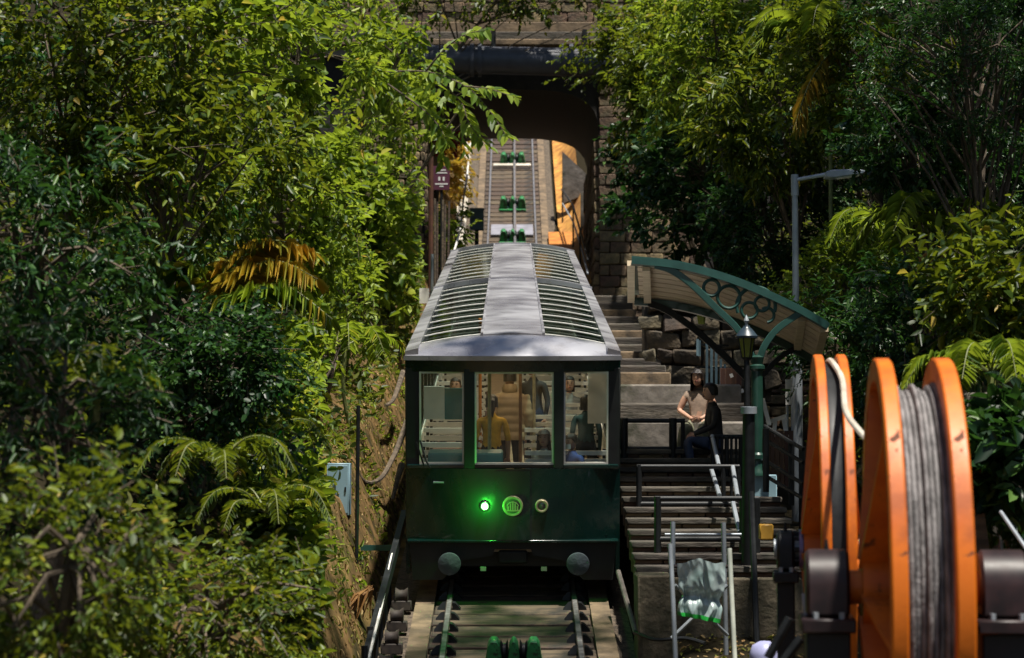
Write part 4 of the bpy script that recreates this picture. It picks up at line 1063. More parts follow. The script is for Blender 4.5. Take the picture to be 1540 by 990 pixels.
T(MB().grid(lambda u, v: Vector(((-1 + 2 * u) * 1.315, -0.07 + 0.06 * abs(-1 + 2 * u) ** 3 + 0.0 * v, ZE - 0.075 + 0.055 * v)), 24, 1), "gutter_lip", M_ALU)
for (y0, y1) in CARS:
    ys_ = y0 + 0.5 if y0 == 0 else y0
    T(roofpatch(-0.365, 0.365, ys_, y1, 0.03), "roof_panel", M_ALU)
    for sx in (-1, 1):
        T(roofpatch(sx * 0.365, sx * 1.14, ys_, y1, -0.03, th=0.015), "roof_glazing", M_ROOFGLASS)
        T(roofpatch(sx * 1.14, sx * 1.30, y0 + 0.02, y1, 0.03, n=3, th=0.08), "roof_edge", M_ALU)
        T(MB().box((sx * 0.38, (ys_ + y1) / 2, rz(0.38) + 0.028), (0.03, y1 - ys_, 0.04)), "panel_bead", M_ALU)
        yy = ys_ + 0.35
        while yy < y1 - 0.2:
            T(roofpatch(sx * 0.40, sx * 1.135, yy, yy + 0.05, 0.0, n=5, th=0.012), "roof_louvre", M_SLAT); yy += 0.90
    T(roofpatch(-1.31, 1.31, y1 - 0.07, y1 + 0.02, 0.06, 12, 0.08), "roof_joint", M_ALU)
# sides
for (y0, y1) in CARS:
    for sx in (-1, 1):
        x = sx * (HWT - 0.02)
        T(MB().box((x, (y0 + y1) / 2 + 0.06, 0.95), (0.05, y1 - y0 - 0.14, 1.34)), "side_panel", M_TRAMGREEN)
        T(MB().box((x, (y0 + y1) / 2 + 0.06, 2.86), (0.05, y1 - y0 - 0.14, 0.24)), "side_header", M_TRAMGREEN)
        T(MB().box((x, (y0 + y1) / 2 + 0.06, 2.18), (0.012, y1 - y0 - 0.16, 1.10)), "side_glazing", M_GLASS)
        for k in range(8):
            yy = y0 + 0.2 + (y1 - y0 - 0.35) * k / 7
            T(MB().box((x, yy, 2.18), (0.056, 0.09, 1.14)), "side_pillar", M_TRAMGREEN)
    T(MB().box((0, (y0 + y1) / 2 + 0.05, 0.62), (2.5, y1 - y0 - 0.1, 0.12)), "floor", mat("tram_floor", (0.36, 0.25, 0.15), (0.26, 0.17, 0.10), 0.6, scale=6))
    for k in (0.18, 0.82):
        yy = y0 + (y1 - y0) * k
        T(MB().box((0, yy, 0.36), (2.0, 1.9, 0.30)), "bogie", M_TRAMDARK, bevel=0.03)
        for sx in (-0.76, 0.76):
            for dy in (-0.6, 0.6):
                Mwl = TM @ Matrix.Translation((sx, yy + dy, 0.26)) @ Matrix.Rotation(math.pi / 2, 4, 'Y')
                MB().lathe([(0.05, -0.06), (0.25, -0.055), (0.25, 0.04), (0.28, 0.045), (0.28, 0.065), (0.05, 0.07)], Mwl, 24).build("wheel", M_RUST, tram)
    for sx in (-1, 1):
        T(MB().box((sx * 1.235, (y0 + y1) / 2 + 0.1, 1.13), (0.02, y1 - y0 - 0.3, 0.92)), "side_bounce_lining", M_FRAME)  # pale lining added to bounce light into the cabin
    T(roofpatch(-0.36, 0.36, y0 + 0.5, y1, -0.03, 6, 0.02), "ceiling_bounce_lining", M_SLAT)  # pale roof underside, added to bounce light down onto the passengers
    T(MB().box((0, (y0 + y1) / 2, 0.45), (2.3, y1 - y0 - 0.6, 0.22)), "chassis", M_TRAMDARK)
T(MB().box((0, LEN, 1.85), (2.5, 0.05, 2.3)), "rear_wall", M_FRAME)
T(MB().box((0, 10.6, 1.8), (2.2, 0.28, 2.1)), "gangway", M_TRAMDARK) if False else None
# interior: console, partitions, rails, slatted benches
M_CONSOLE = mat("teal_console", (0.10, 0.36, 0.34), (0.07, 0.28, 0.26), 0.4, scale=4)
T(MB().box((-0.58, 0.42, 1.66), (0.92, 0.34, 0.18)), "console", M_CONSOLE, bevel=0.02)
T(MB().box((-0.58, 0.42, 1.12), (0.85, 0.3, 0.88)), "console_cabinet", M_CONSOLE)
T(MB().box((-1.0, 1.4, 2.22), (0.26, 0.04, 0.42)), "cream_panel", M_FRAME)
T(MB().box((-0.72, 1.45, 2.2), (0.30, 0.04, 0.40)), "teal_panel", mat("deep_teal", (0.02, 0.16, 0.15), None, 0.3, scale=3))
T(MB().box((1.12, 2.5, 2.3), (0.25, 0.05, 1.0)), "cream_panel", M_FRAME)
for x, yy, m_ in ((-0.29, 0.75, M_BRASS), (-0.44, 3.0, M_RUSTORANGE), (0.10, 2.2, mat("wood_pole", (0.22, 0.11, 0.05), None, 0.5, scale=8)), (0.3, 4.2, M_BRASS)):
    T(MB().tube([(x, yy, 0.68), (x, yy, 3.15)], 0.022, 8), "grab_pole", m_)
for i in range(15):
    yy = 1.75 + i * 1.28
    if 9.0 < yy < 10.2 or yy > 18.6: continue
    for sx, x0, x1 in ((-1, -1.2, -0.42), (1, 0.16, 1.2)):
        if i == 0 and sx > 0: yv = 1.05
        else: yv = yy
        be = T(MB().box(((x0 + x1) / 2, yv + 0.24, 1.12), (x1 - x0, 0.46, 0.06)), "bench_seat", M_WOODBR, bevel=0.01)
        for k in range(5):
            T(MB().box(((x0 + x1) / 2, yv - 0.02 - 0.012 * k, 1.22 + k * 0.105), (x1 - x0, 0.025, 0.055)), "back_slat", M_SLAT, be)
        for x in (x0 + 0.05, x1 - 0.05):
            T(MB().box((x, yv - 0.0, 1.18), (0.04, 0.04, 1.0)), "bench_leg", M_BLACK, be)
for (y0, y1) in CARS:
    T(MB().box((0, (y0 + y1) / 2, 3.06), (0.10, y1 - y0 - 2.2, 0.03)), "ceiling_lamp", emitmat("warm_lamp", (1.0, 0.78, 0.5), 7.0))
    for x in (-0.45, 0.45):
        T(MB().tube([(x, y0 + 0.3, 2.72), (x, y1 - 0.2, 2.72)], 0.02, 8), "hand_rail", M_BRASS)

#@@PEOPLE
# ------------------------------------------------------------------ people
def cloth(name, c, r=0.75): return mat(name, c, tuple(v * 0.7 for v in c), r, scale=14, bump=0.15)
def skinned(verts, edges, radii):
    me = bpy.data.meshes.new("tmp"); me.from_pydata([tuple(v) for v in verts], edges, [])
    ob = bpy.data.objects.new("tmp", me); COL.objects.link(ob)
    md = ob.modifiers.new("s", 'SKIN'); md.use_smooth_shade = True
    ly = me.skin_vertices[0].data
    for i, r in enumerate(radii):
        ly[i].radius = r if isinstance(r, tuple) else (r, r); ly[i].use_root = (i == 0)
    sd = ob.modifiers.new("d", 'SUBSURF'); sd.levels = 2; sd.render_levels = 2
    dg = bpy.context.evaluated_depsgraph_get()
    ev = ob.evaluated_get(dg); m2 = ev.to_mesh()
    vs = [v.co.copy() for v in m2.vertices]; fs = [tuple(p.vertices) for p in m2.polygons]
    ev.to_mesh_clear(); bpy.data.objects.remove(ob); bpy.data.meshes.remove(me)
    return vs, fs
def segd(p, a, b):
    ab = b - a; t = max(0, min(1, (p - a).dot(ab) / max(ab.length_squared, 1e-9)))
    return (p - a - ab * t).length
def person(loc, yaw, label, h=1.68, sit=False, arms=None, shirt=None, pants=None, sleeves=None, shoes=None, midriff=None, hair='short', headturn=0.0, headtilt=0.0, mask=False, puffer=None, knees=None, legw=1.0, lean=0.0, group=None, hairmat=None, sw=1.0, bare=False):
    """local: x right, y forward, z up, feet at z = 0; 'sit' lowers the pelvis to a 0.46 m seat"""
    k = h / 1.70
    shirt = shirt or cloth("dark_cloth", (0.02, 0.02, 0.025)); pants = pants or cloth("dark_denim", (0.02, 0.028, 0.05))
    shoes = shoes or M_BLACK; sleeves = sleeves or shirt
    dz = -0.44 if sit else 0.0
    V = lambda x, y_, z: Vector((x, y_, z))
    def ly(z): return lean * (z - 0.95 - dz)
    pel = V(0, 0, 0.95 + dz); wai = V(0, ly(1.10 + dz), 1.10 + dz); che = V(0, ly(1.30 + dz) + .01, 1.30 + dz); nkb = V(0, ly(1.44 + dz), 1.44 + dz); nkt = V(0, ly(1.50 + dz) + 0.015, 1.53 + dz)
    J = [pel, wai, che, nkb, nkt]; R = [(0.15, 0.115), (0.128 * sw, 0.10), (0.155 * sw, 0.11), 0.062, 0.056]
    E = [(0, 1), (1, 2), (2, 3), (3, 4)]; lab = ['pelvis', 'waist', 'chest', 'neck']
    hands = []
    for s_ in (-1, 1):
        sh_ = V(s_ * 0.175 * sw, ly(1.40 + dz), 1.395 + dz)
        if arms and arms.get(s_): el, wr = [Vector(q) for q in arms[s_]]
        else: el, wr = V(s_ * 0.23, -0.02, 1.13 + dz), V(s_ * 0.235, 0.07, 0.89 + dz)
        o = len(J); hd_ = (wr - el).normalized()
        J += [sh_, el, wr, wr + hd_ * 0.07]; R += [0.062, 0.043, 0.028, 0.033]
        E += [(2, o), (o, o + 1), (o + 1, o + 2), (o + 2, o + 3)]; lab += ['chest', 'sleeve', 'forearm', 'hand']
        hands.append((wr + hd_ * 0.075, hd_, s_))
        hp = V(s_ * 0.095, 0, 0.90 + dz)
        if sit:
            kn, an = (knees[s_] if knees and s_ in knees else (V(s_ * 0.12, 0.44, 0.50), V(s_ * 0.12, 0.42, 0.08)))
            kn, an = Vector(kn), Vector(an)
        else: kn, an = V(s_ * 0.105, 0.02, 0.49), V(s_ * 0.11, -0.03, 0.08)
        toe = an + V(s_ * 0.02, 0.17, -0.045)
        o = len(J)
        J += [hp, kn, an, toe]; R += [0.095 * legw, 0.062 * legw, 0.045 * (legw if legw > 1 else 1), 0.036]
        E += [(0, o), (o, o + 1), (o + 1, o + 2), (o + 2, o + 3)]; lab += ['hip', 'leg', 'leg', 'foot']
    vs, fs = skinned(J, E, R)
    mats = [M_SKIN, shirt, sleeves, pants, shoes, midriff or shirt, cloth("eye_dark", (0.02, 0.015, 0.012)), cloth("lip", (0.30, 0.09, 0.08))]
    mi = {'pelvis': 3, 'waist': 5, 'chest': 1, 'neck': 0, 'sleeve': 2, 'forearm': 0 if bare else 2, 'hand': 0, 'hip': 3, 'leg': 3, 'foot': 4}
    mids = []
    for f in fs:
        c = sum((vs[i] for i in f), Vector()) / len(f)
        best = min(range(len(E)), key=lambda e: segd(c, J[E[e][0]], J[E[e][1]]) / (0.5 + 4 * (R[E[e][0]][0] if isinstance(R[E[e][0]], tuple) else R[E[e][0]])))
        mm = mi[lab[best]]
        if lab[best] in ('waist', 'chest', 'pelvis') and abs(c.x) < 0.19:
            mm = 3 if c.z < 1.0 + dz else (5 if c.z < 1.13 + dz else 1)
        if lab[best] == 'neck' and c.z < 1.455 + dz: mm = 1
        mids.append(mm)
    # head
    hc = nkt + V(0, 0.02, 0.105)
    Hm = Matrix.Translation(hc) @ Matrix.Rotation(headturn, 4, 'Z') @ Matrix.Rotation(headtilt, 4, 'X')
    hb = MB()
    hb.lathe([(0.0, -0.115), (0.035, -0.112), (0.055, -0.085), (0.068, -0.04), (0.075, 0.01), (0.074, 0.05), (0.06, 0.09), (0.03, 0.113), (0, 0.118)], Matrix.Identity(4), 20)
    hb.v = [Vector((p.x, p.y * 1.22 + (0.012 if p.y > 0 and p.z < -0.05 else 0), p.z)) for p in hb.v]
    n0 = len(hb.f)
    hb.add([(0, 0.088, 0.022), (-0.014, 0.088, -0.028), (0.014, 0.088, -0.028), (0, 0.112, -0.022), (0, 0.085, -0.036)], [(0, 1, 3), (0, 3, 2), (1, 4, 3), (3, 4, 2)])
    for s_ in (-1, 1):
        hb.box((s_ * 0.076, -0.005, -0.005), (0.012, 0.035, 0.055))
    nskin = len(hb.f)
    for s_ in (-1, 1): hb.box((s_ * 0.03, 0.083, 0.012), (0.026, 0.012, 0.010))
    for s_ in (-1, 1): hb.box((s_ * 0.031, 0.083, 0.032), (0.036, 0.012, 0.007))
    neye = len(hb.f)
    hb.box((0, 0.088, -0.058), (0.042, 0.012, 0.014))
    hb.xf(Hm)
    o = len(vs); vs += hb.v
    for i, f in enumerate(hb.f):
        fs.append(tuple(a + o for a in f)); mids.append(0 if i < nskin else (6 if i < neye else 7))
    # fingers
    for base, d, s_ in hands:
        side = d.cross(V(0, 1, 0))
        side = side.normalized() if side.length > 0.1 else V(1, 0, 0)
        nr = d.cross(side).normalized()
        fb = MB()
        for q, (off, ln) in enumerate(((-0.028, 0.062), (-0.009, 0.075), (0.010, 0.07), (0.027, 0.055))):
            a = base + side * off
            fb.tube([a - d * 0.02, a + d * ln * 0.5, a + d * ln * 0.85 + nr * 0.02], [0.010, 0.009, 0.007], 6)
        a = base - d * 0.04 + side * (-s_) * 0.03
        fb.tube([a, a + d * 0.03 + side * (-s_) * 0.022, a + d * 0.055 + side * (-s_) * 0.022 + nr * 0.01], [0.012, 0.010, 0.008], 6)
        o = len(vs); vs += fb.v
        for f in fb.f: fs.append(tuple(a + o for a in f)); mids.append(0)
    Mp = Matrix.Translation(loc) @ Matrix.Rotation(yaw, 4, 'Z') @ Matrix.Scale(k, 4)
    root = thing("person", loc, label, "person", group)
    me = bpy.data.meshes.new("body")
    L0 = Vector(loc)
    me.from_pydata([tuple(Mp @ v - L0) for v in vs], [], fs)
    for m_ in mats: me.materials.append(m_)
    me.polygons.foreach_set("material_index", mids); me.polygons.foreach_set("use_smooth", [True] * len(fs)); me.update()
    body = link("body", me, loc, root)
    # hair: a cap with volume, optionally falling down the back
    hm = MB()
    def hairf(u, v):
        a = (u - 0.5) * 2 * math.pi            # 0 = back
        front_ = max(0.0, -math.cos(a))
        low = {'short': -0.05, 'bob': -0.12, 'long': -0.33, 'tail': -0.06, 'helmet': -0.13}[hair]
        zl_ = low + (0.055 - low) * min(1, front_ * 1.9)
        th = math.pi / 2 * v
        z = 0.128 * math.cos(th) if v <= 0.62 else (0.128 * math.cos(math.pi / 2 * .62)) + (zl_ - 0.128 * math.cos(math.pi / 2 * .62)) * ((v - .62) / .38)
        r = 0.088 * math.sin(min(th * 1.25, math.pi / 2))
        if v > 0.62 and hair == 'long': r *= 1.0 + 0.25 * ((v - .62) / .38)
        r *= 1 + 0.03 * math.sin(a * 9) * v
        r *= 1 - 0.16 * front_ * max(0.0, (v - 0.35) / 0.65)
        return Vector((math.sin(a) * r, -math.cos(a) * r * 1.24 - 0.006, z))
    hm.grid(hairf, 32, 14)
    if hair == 'tail':
        hm.tube([V(0, -0.10, 0.05), V(0, -0.16, 0.02), V(0, -0.15, -0.10), V(0, -0.13, -0.2)], [0.03, 0.035, 0.03, 0.008], 8)
    hm.xf(Mp @ Hm).build("hair", hairmat or M_HAIR, root)
    if mask:
        MB().grid(lambda u, v: Vector(((u - .5) * 0.13, 0.112 - 0.9 * (u - .5) ** 2 * 0.13 - 0.012 * (v - .5), -0.095 + 0.075 * v)), 8, 4).xf(Mp @ Hm).build("face_mask", M_WHITE, root)
    if puffer:
        pf = MB(); rows = 30
        def pj(u, v):
            a = 2 * math.pi * u; z = 0.80 + dz + 0.66 * v
            w = 0.215 - 0.035 * v if v < 0.85 else 0.215 - 0.03 - (v - .85) / .15 * 0.09
            w += 0.016 * abs(math.sin(v * math.pi * 6))
            return V(math.cos(a) * w, math.sin(a) * w * 0.78, z)
        pf.grid(pj, 28, 42); pf.xf(Mp).build("puffer_jacket", puffer, root)
        for s_ in (-1, 1):
            b = J[5 if s_ < 0 else 13]; e = J[6 if s_ < 0 else 14]; w = J[7 if s_ < 0 else 15]
            ps = spline([b, e, w], 10)
            MB().tube(ps, [0.085 - 0.001 * i + 0.012 * abs(math.sin(i * 0.9)) for i in range(len(ps))], 12).xf(Mp).build("jacket_sleeve", puffer, root)
        MB().lathe([(0.07, 1.41 + dz), (0.10, 1.44 + dz), (0.105, 1.50 + dz), (0.09, 1.55 + dz), (0.07, 1.54 + dz)], Mp @ Matrix.Translation((0, -0.015, 0)), 20).build("jacket_hood", puffer, root)
    return root
FLOORZ = 0.69
def tp_(x, y_): return TM @ Vector((x, y_, FLOORZ))
C_YEL = cloth("yellow_cotton", (0.72, 0.42, 0.04)); C_BEIGE = mat("beige_padding", (0.42, 0.30, 0.17), (0.32, 0.22, 0.12), 0.6, scale=5)
C_DARK = cloth("charcoal_cloth", (0.025, 0.03, 0.035)); C_BLUE = cloth("blue_cotton", (0.05, 0.09, 0.32)); C_GREY = cloth("grey_cotton", (0.33, 0.35, 0.34))
C_BLK = cloth("black_knit", (0.012, 0.012, 0.014)); C_DENIM = cloth("blue_denim", (0.03, 0.05, 0.11)); C_OLIVE = cloth("olive_trousers", (0.19, 0.20, 0.13)); C_TAUPE = cloth("taupe_rib", (0.33, 0.24, 0.18))
C_TEALD = cloth("dark_teal_cloth", (0.03, 0.07, 0.075))
PG = None
person(tp_(-0.27, 1.5), 0.1, "passenger in yellow T-shirt with dark hair, back turned inside the tram", 1.56, shirt=C_YEL, bare=True, pants=C_BLK, hair='tail')
person(tp_(-0.04, 2.9), 0.0, "passenger in beige puffer jacket standing with back turned inside the tram", 1.72, shirt=C_BEIGE, pants=C_BLK, hair='short', puffer=C_BEIGE)
person(tp_(0.98, 2.6), 0.15, "passenger in dark clothes standing behind the masked child in the tram", 1.42, shirt=C_TEALD, pants=C_BLK, hair='helmet')
person(tp_(0.75, 0.75) + Vector((0, 0, 0.12)), 2.3, "seated child in blue shirt wearing a white face mask in the tram", 1.42, sit=True, shirt=C_BLUE, pants=C_BLK, hair='short', mask=True, headtilt=-0.25)
person(tp_(0.40, 0.95) + Vector((0, 0, 0.04)), 2.9, "seated woman with long dark hair and grey top in the tram", 1.55, sit=True, shirt=C_GREY, pants=C_BLK, hair='long')
person(tp_(0.30, 4.6), 2.6, "passenger in dark top standing behind the wooden pole in the tram", 1.66, shirt=C_DARK, pants=C_DENIM, hair='short')
person(tp_(-0.85, 6.0), 3.0, "passenger in black sitting behind the teal panel in the tram", 1.66, sit=True, shirt=C_BLK, pants=C_BLK, hair='short')
person(tp_(0.85, 6.2), 3.2, "passenger in grey sitting behind the slatted benches in the tram", 1.66, sit=True, shirt=C_GREY, pants=C_BLK, hair='bob')
# the couple beside the steps
ws = P(1050, 640, 30.15) - Vector((0, 0, 0.52))
person(ws, math.pi - 0.18, "woman with long dark hair in taupe crop top and olive trousers by the steps", 1.70, sit=True, shirt=C_TAUPE, sleeves=M_SKIN, midriff=M_SKIN, pants=C_OLIVE, shoes=M_WHITE, hair='long', legw=1.3, headtilt=0.05, headturn=-0.2, sw=0.9,
       knees={-1: ((-0.10, 0.40, 0.47), (-0.14, 0.36, 0.06)), 1: ((0.16, 0.40, 0.47), (0.24, 0.34, 0.06))},
       arms={-1: ((-0.26, 0.04, 0.73), (-0.08, 0.24, 0.62)), 1: ((0.27, 0.03, 0.73), (0.09, 0.24, 0.62))})
ms_ = P(1078, 722, 29.3)
person(ms_, math.pi / 2 + 0.15, "man in black jumper and blue jeans sitting in profile beside the woman", 1.72, sit=True, shirt=C_BLK, pants=C_DENIM, shoes=cloth("navy_shoe", (0.03, 0.04, 0.07)), hair='short', lean=0.1,
       knees={-1: ((-0.10, 0.42, 0.56), (-0.10, 0.36, 0.08)), 1: ((0.12, 0.40, 0.54), (0.13, 0.30, 0.08))},
       arms={-1: ((-0.24, 0.10, 0.72), (-0.12, 0.32, 0.62)), 1: ((0.24, 0.08, 0.72), (0.14, 0.30, 0.62))})
sb = P(1083, 676, 29.3)
tag(MB().box((sb.x + 0.05, sb.y + 0.02, (sb.z + ms_.z) / 2 - 0.08), (0.42, 0.45, sb.z - ms_.z + 0.0)).build("stone_bench", M_CONC, bevel=0.02), "grey stone bench under the man in black", "bench")
tag(MB().box(P(1052, 726, 28.9), (0.40, 0.3, 0.04)).build("foot_board", M_CONCW, bevel=0.006), "pale board under the seated man's shoe", "board")

#@@PLANTS
# ------------------------------------------------------------------ plants
LV = np.array([[0, 0, 0], [0.36, 0.30, 0.10], [0.30, 0.68, 0.03], [0, 1.0, -0.16], [-0.30, 0.68, 0.03], [-0.36, 0.30, 0.10]])
def norm(a): return a / np.maximum(np.linalg.norm(a, axis=-1, keepdims=True), 1e-9)
def leafmesh(name, pos, dirs, nrm, size, width, m, origin):
    """many leaves as one mesh: each leaf two folded quads"""
    n = len(pos)
    dirs = norm(dirs); sidev = norm(np.cross(dirs, nrm)); nn = np.cross(sidev, dirs)
    V = (pos[:, None, :] + LV[None, :, 0:1] * (size * width)[:, None, None] * sidev[:, None, :]
         + LV[None, :, 1:2] * size[:, None, None] * dirs[:, None, :] + LV[None, :, 2:3] * (size * rng.uniform(-0.4, 2.4, n))[:, None, None] * nn[:, None, :])
    V = V.reshape(-1, 3) - np.array(origin)
    me = bpy.data.meshes.new(name)
    me.vertices.add(6 * n); me.loops.add(8 * n); me.polygons.add(2 * n)
    me.vertices.foreach_set("co", V.astype(np.float32).ravel())
    li = (np.array([0, 1, 2, 3, 0, 3, 4, 5])[None, :] + 6 * np.arange(n)[:, None]).ravel()
    me.loops.foreach_set("vertex_index", li.astype(np.int32))
    me.polygons.foreach_set("loop_start", (4 * np.arange(2 * n)).astype(np.int32))
    me.polygons.foreach_set("use_smooth", [True] * (2 * n))
    me.materials.append(m); me.update(calc_edges=True)
    return me
LEAFOBJ = {}
def leafobjects(parent, pos, dirs, nrm, size, width, m, name="leaf"):
    key = (m.name, width)
    if key not in LEAFOBJ:
        me = bpy.data.meshes.new(name)
        vs = [(v[0] * width, v[1], v[2]) for v in LV]
        me.from_pydata(vs, [], [(0, 1, 2, 3), (0, 3, 4, 5)]); me.materials.append(m); LEAFOBJ[key] = me
    for p, d, nr, s_ in zip(pos, dirs, nrm, size):
        d = Vector(d).normalized(); sx = d.cross(Vector(nr)); sx.normalize(); nz = sx.cross(d)
        o = link(name, LEAFOBJ[key], p, parent)
        o.rotation_euler = Matrix((sx, d, nz)).transposed().to_euler(); o.scale = (s_, s_, s_)
def sprays(C, out, ntw, nl, tlen, lsize, droop=0.25, spread=0.9):
    """twigs from clump centres C (k,3) with outward vectors out (k,3): returns leaf arrays and twig segments"""
    k = len(C)
    base = np.repeat(C, ntw, 0); o = np.repeat(out, ntw, 0)
    td = norm(o + rng.normal(0, spread, base.shape)); td[:, 2] -= droop * rng.random(len(td)); td = norm(td)
    L_ = tlen * rng.uniform(0.6, 1.4, len(td))
    base = base + rng.normal(0, tlen * 0.25, base.shape)
    t = np.linspace(0.15, 1.0, nl)
    pos = base[:, None, :] + td[:, None, :] * (L_[:, None] * t[None, :])[:, :, None]
    pos[:, :, 2] -= (0.18 * L_[:, None] * t[None, :] ** 2)
    up = np.array([0, 0, 1.0]) + rng.normal(0, 0.35, td.shape)
    sd = norm(np.cross(td, up))
    sg = np.where(np.arange(nl) % 2 == 0, 1.0, -1.0)[None, :, None]
    dr = td[:, None, :] * 0.75 + sd[:, None, :] * sg * 0.8 + rng.normal(0, 0.25, pos.shape); dr[:, :, 2] -= droop
    nr = norm(up)[:, None, :] + rng.normal(0, 0.35, pos.shape)
    n = k * ntw * nl
    return (pos.reshape(-1, 3), norm(dr.reshape(-1, 3)), norm(nr.reshape(-1, 3)), lsize * rng.uniform(0.5, 1.3, n)), (base, base + td * L_[:, None])
def clear_x(Y):
    """edge of the cleared strip along the left of the track"""
    if Y < 28: return -0.087 * Y
    if Y < 40: return -2.44 + 0.55 * (Y - 28) / 12
    return -1.89
def tree(name, label, cat, cpx, d, rad, m, nclump=60, ntw=7, nl=8, tlen=0.38, lsize=0.12, width=0.55, base=None, bark=None, group=None, leafobj=0, droop=0.25, thick=0.07, face=0.35, trim=False):
    """crown centre at photo pixel cpx and depth d; rad = half-axes in metres"""
    c = np.array(P(cpx[0], cpx[1], d)); rad = np.array(rad)
    if base is None:
        bx_ = c[0] + (-0.35 if c[0] < 0 else 0.35); by = c[1] + 0.3
        bx_ = min(bx_, -2.0) if c[0] < 0 else max(bx_, 4.4)
        base = Vector((bx_, by, terrainz(bx_, by) - 0.1))
    else: base = Vector(base)
    root = thing(name, base, label, cat, group)
    dv = norm(rng.normal(0, 1, (nclump, 3)))
    flip = (dv[:, 1] > 0) & (rng.random(nclump) < face); dv[flip, 1] *= -1
    rr_ = rng.uniform(0.35, 1.0, nclump) ** 0.6 * (1 + 0.22 * np.sin(dv[:, 0] * 5 + d) + 0.15 * np.sin(dv[:, 2] * 7 + cpx[0]))
    C = c + dv * rr_[:, None] * rad
    # keep above ground
    gz_ = np.array([terrainz(p[0], p[1]) + 0.15 for p in C]); C[:, 2] = np.maximum(C[:, 2], gz_)
    (pos, dr, nr, sz), (ta, tb) = sprays(C, norm(dv * 1.0 + np.array([0, 0, 0.25])), ntw, nl, tlen, lsize, droop)
    if trim:
        ok = pos[:, 0] + 0.06 < np.array([clear_x(q) for q in pos[:, 1]])
        pos, dr, nr, sz = pos[ok], dr[ok], nr[ok], sz[ok]
    if leafobj:
        key = pos[:, 1] - sz * 30
        idx = np.argsort(key)[:leafobj]; rest = np.setdiff1d(np.arange(len(pos)), idx)
        leafobjects(root, pos[idx], dr[idx], nr[idx], sz[idx], width, m)
        pos, dr, nr, sz = pos[rest], dr[rest], nr[rest], sz[rest]
    link("crown", leafmesh("crown", pos, dr, nr, sz, np.full(len(pos), width), m, c), c, root)
    # trunk and limbs
    top_ = Vector(c) + Vector((0, 0, 0.15 * rad[2]))
    mid = (base + top_) / 2 + Vector((random.uniform(-.2, .2), random.uniform(-.2, .2), 0.1))
    tr = spline([base, mid, top_], 5)
    MB().tube(tr, [thick * (1.15 - 0.75 * i / (len(tr) - 1)) for i in range(len(tr))], 8).build("trunk", bark or M_BARK, root)
    bb = MB()
    for i in range(0, nclump, 3):
        q = Vector(C[i])
        if trim and q.x > clear_x(q.y): continue
        s0_ = tr[random.randrange(len(tr) // 2, len(tr))]
        mm = (s0_ + q) / 2 + Vector((random.uniform(-.1, .1), random.uniform(-.1, .1), 0.12))
        bb.tube([s0_, mm, q], [thick * 0.35, thick * 0.22, 0.008], 5, False)
    for i in range(0, len(ta), 5):
        if trim and max(ta[i][0], tb[i][0]) > clear_x(tb[i][1]): continue
        bb.tube([Vector(ta[i]), Vector(tb[i])], [0.006, 0.003], 3, False)
    bb.build("branches", bark or M_BARK, root)["kind"] = "stuff"
    return root
def frond(parent, pts, nleaf, llen, lw, m, droop=0.3, name="frond", stemr=0.012):
    """a feather-shaped palm leaf along pts"""
    ps = spline(pts, 8); n = len(ps)
    pos, dr, nr, sz = [], [], [], []
    for i in range(nleaf):
        t = 0.12 + 0.88 * i / nleaf; q = t * (n - 1); a = int(q); b = min(a + 1, n - 1)
        p = ps[a].lerp(ps[b], q - a); tg = (ps[b] - ps[max(a - 1, 0)]).normalized()
        sx = tg.cross(Vector((0, 0, 1)))
        if sx.length < 0.05: sx = Vector((1, 0, 0))
        sx.normalize()
        for s_ in (-1, 1):
            dd = sx * s_ * 0.85 + tg * 0.55 + Vector((random.uniform(-.1, .1), random.uniform(-.1, .1), 0.15 - droop * random.uniform(.5, 1.2)))
            pos.append(p); dr.append(dd); nr.append(Vector((0, 0, 1)) + sx * s_ * -0.3); sz.append(llen * math.sin(math.pi * (0.12 + 0.8 * t)) ** 0.6 * random.uniform(.85, 1.1))
    A = lambda l: np.array([tuple(x) for x in l])
    me = leafmesh(name, A(pos), A(dr), norm(A(nr)), np.array(sz), np.full(len(sz), lw), m, ps[0])
    f = link(name, me, ps[0], parent)
    MB().tube(ps, [stemr * (1.1 - 0.8 * i / n) for i in range(n)], 5).build("midrib", M_STEM, f)
    return f
def palm(name, label, cpx, d, nfr, length, m, base_dz=None, llen=0.3, lw=0.10, lift=0.7, cat="palm", stem=True, az=None, group=None, spreadz=0.4, nleaf=26):
    c = P(cpx[0], cpx[1], d)
    bz = terrainz(c.x, c.y)
    root = thing(name, (c.x, c.y, bz), label, cat, group)
    if stem:
        MB().tube(spline([Vector((c.x + 0.1, c.y + 0.1, bz - 0.1)), Vector((c.x - .03, c.y, (bz + c.z) / 2)), c], 5), 0.03, 8).build("trunk", M_STEM, root)
    for i in range(nfr):
        a = (az[0] + (az[1] - az[0]) * (i + random.random() * .6) / nfr) if az else 2 * math.pi * (i + random.random() * .5) / nfr
        L_ = length * random.uniform(.75, 1.15); up = lift * random.uniform(1 - spreadz, 1 + spreadz)
        o = Vector((math.cos(a), math.sin(a), 0))
        frond(root, [c, c + o * L_ * .35 + Vector((0, 0, up * L_ * .5)), c + o * L_ * .75 + Vector((0, 0, up * L_ * .45)), c + o * L_ + Vector((0, 0, up * L_ * .45 - 0.35 * L_))], nleaf, llen * length, lw, m)
    return root
GL = None
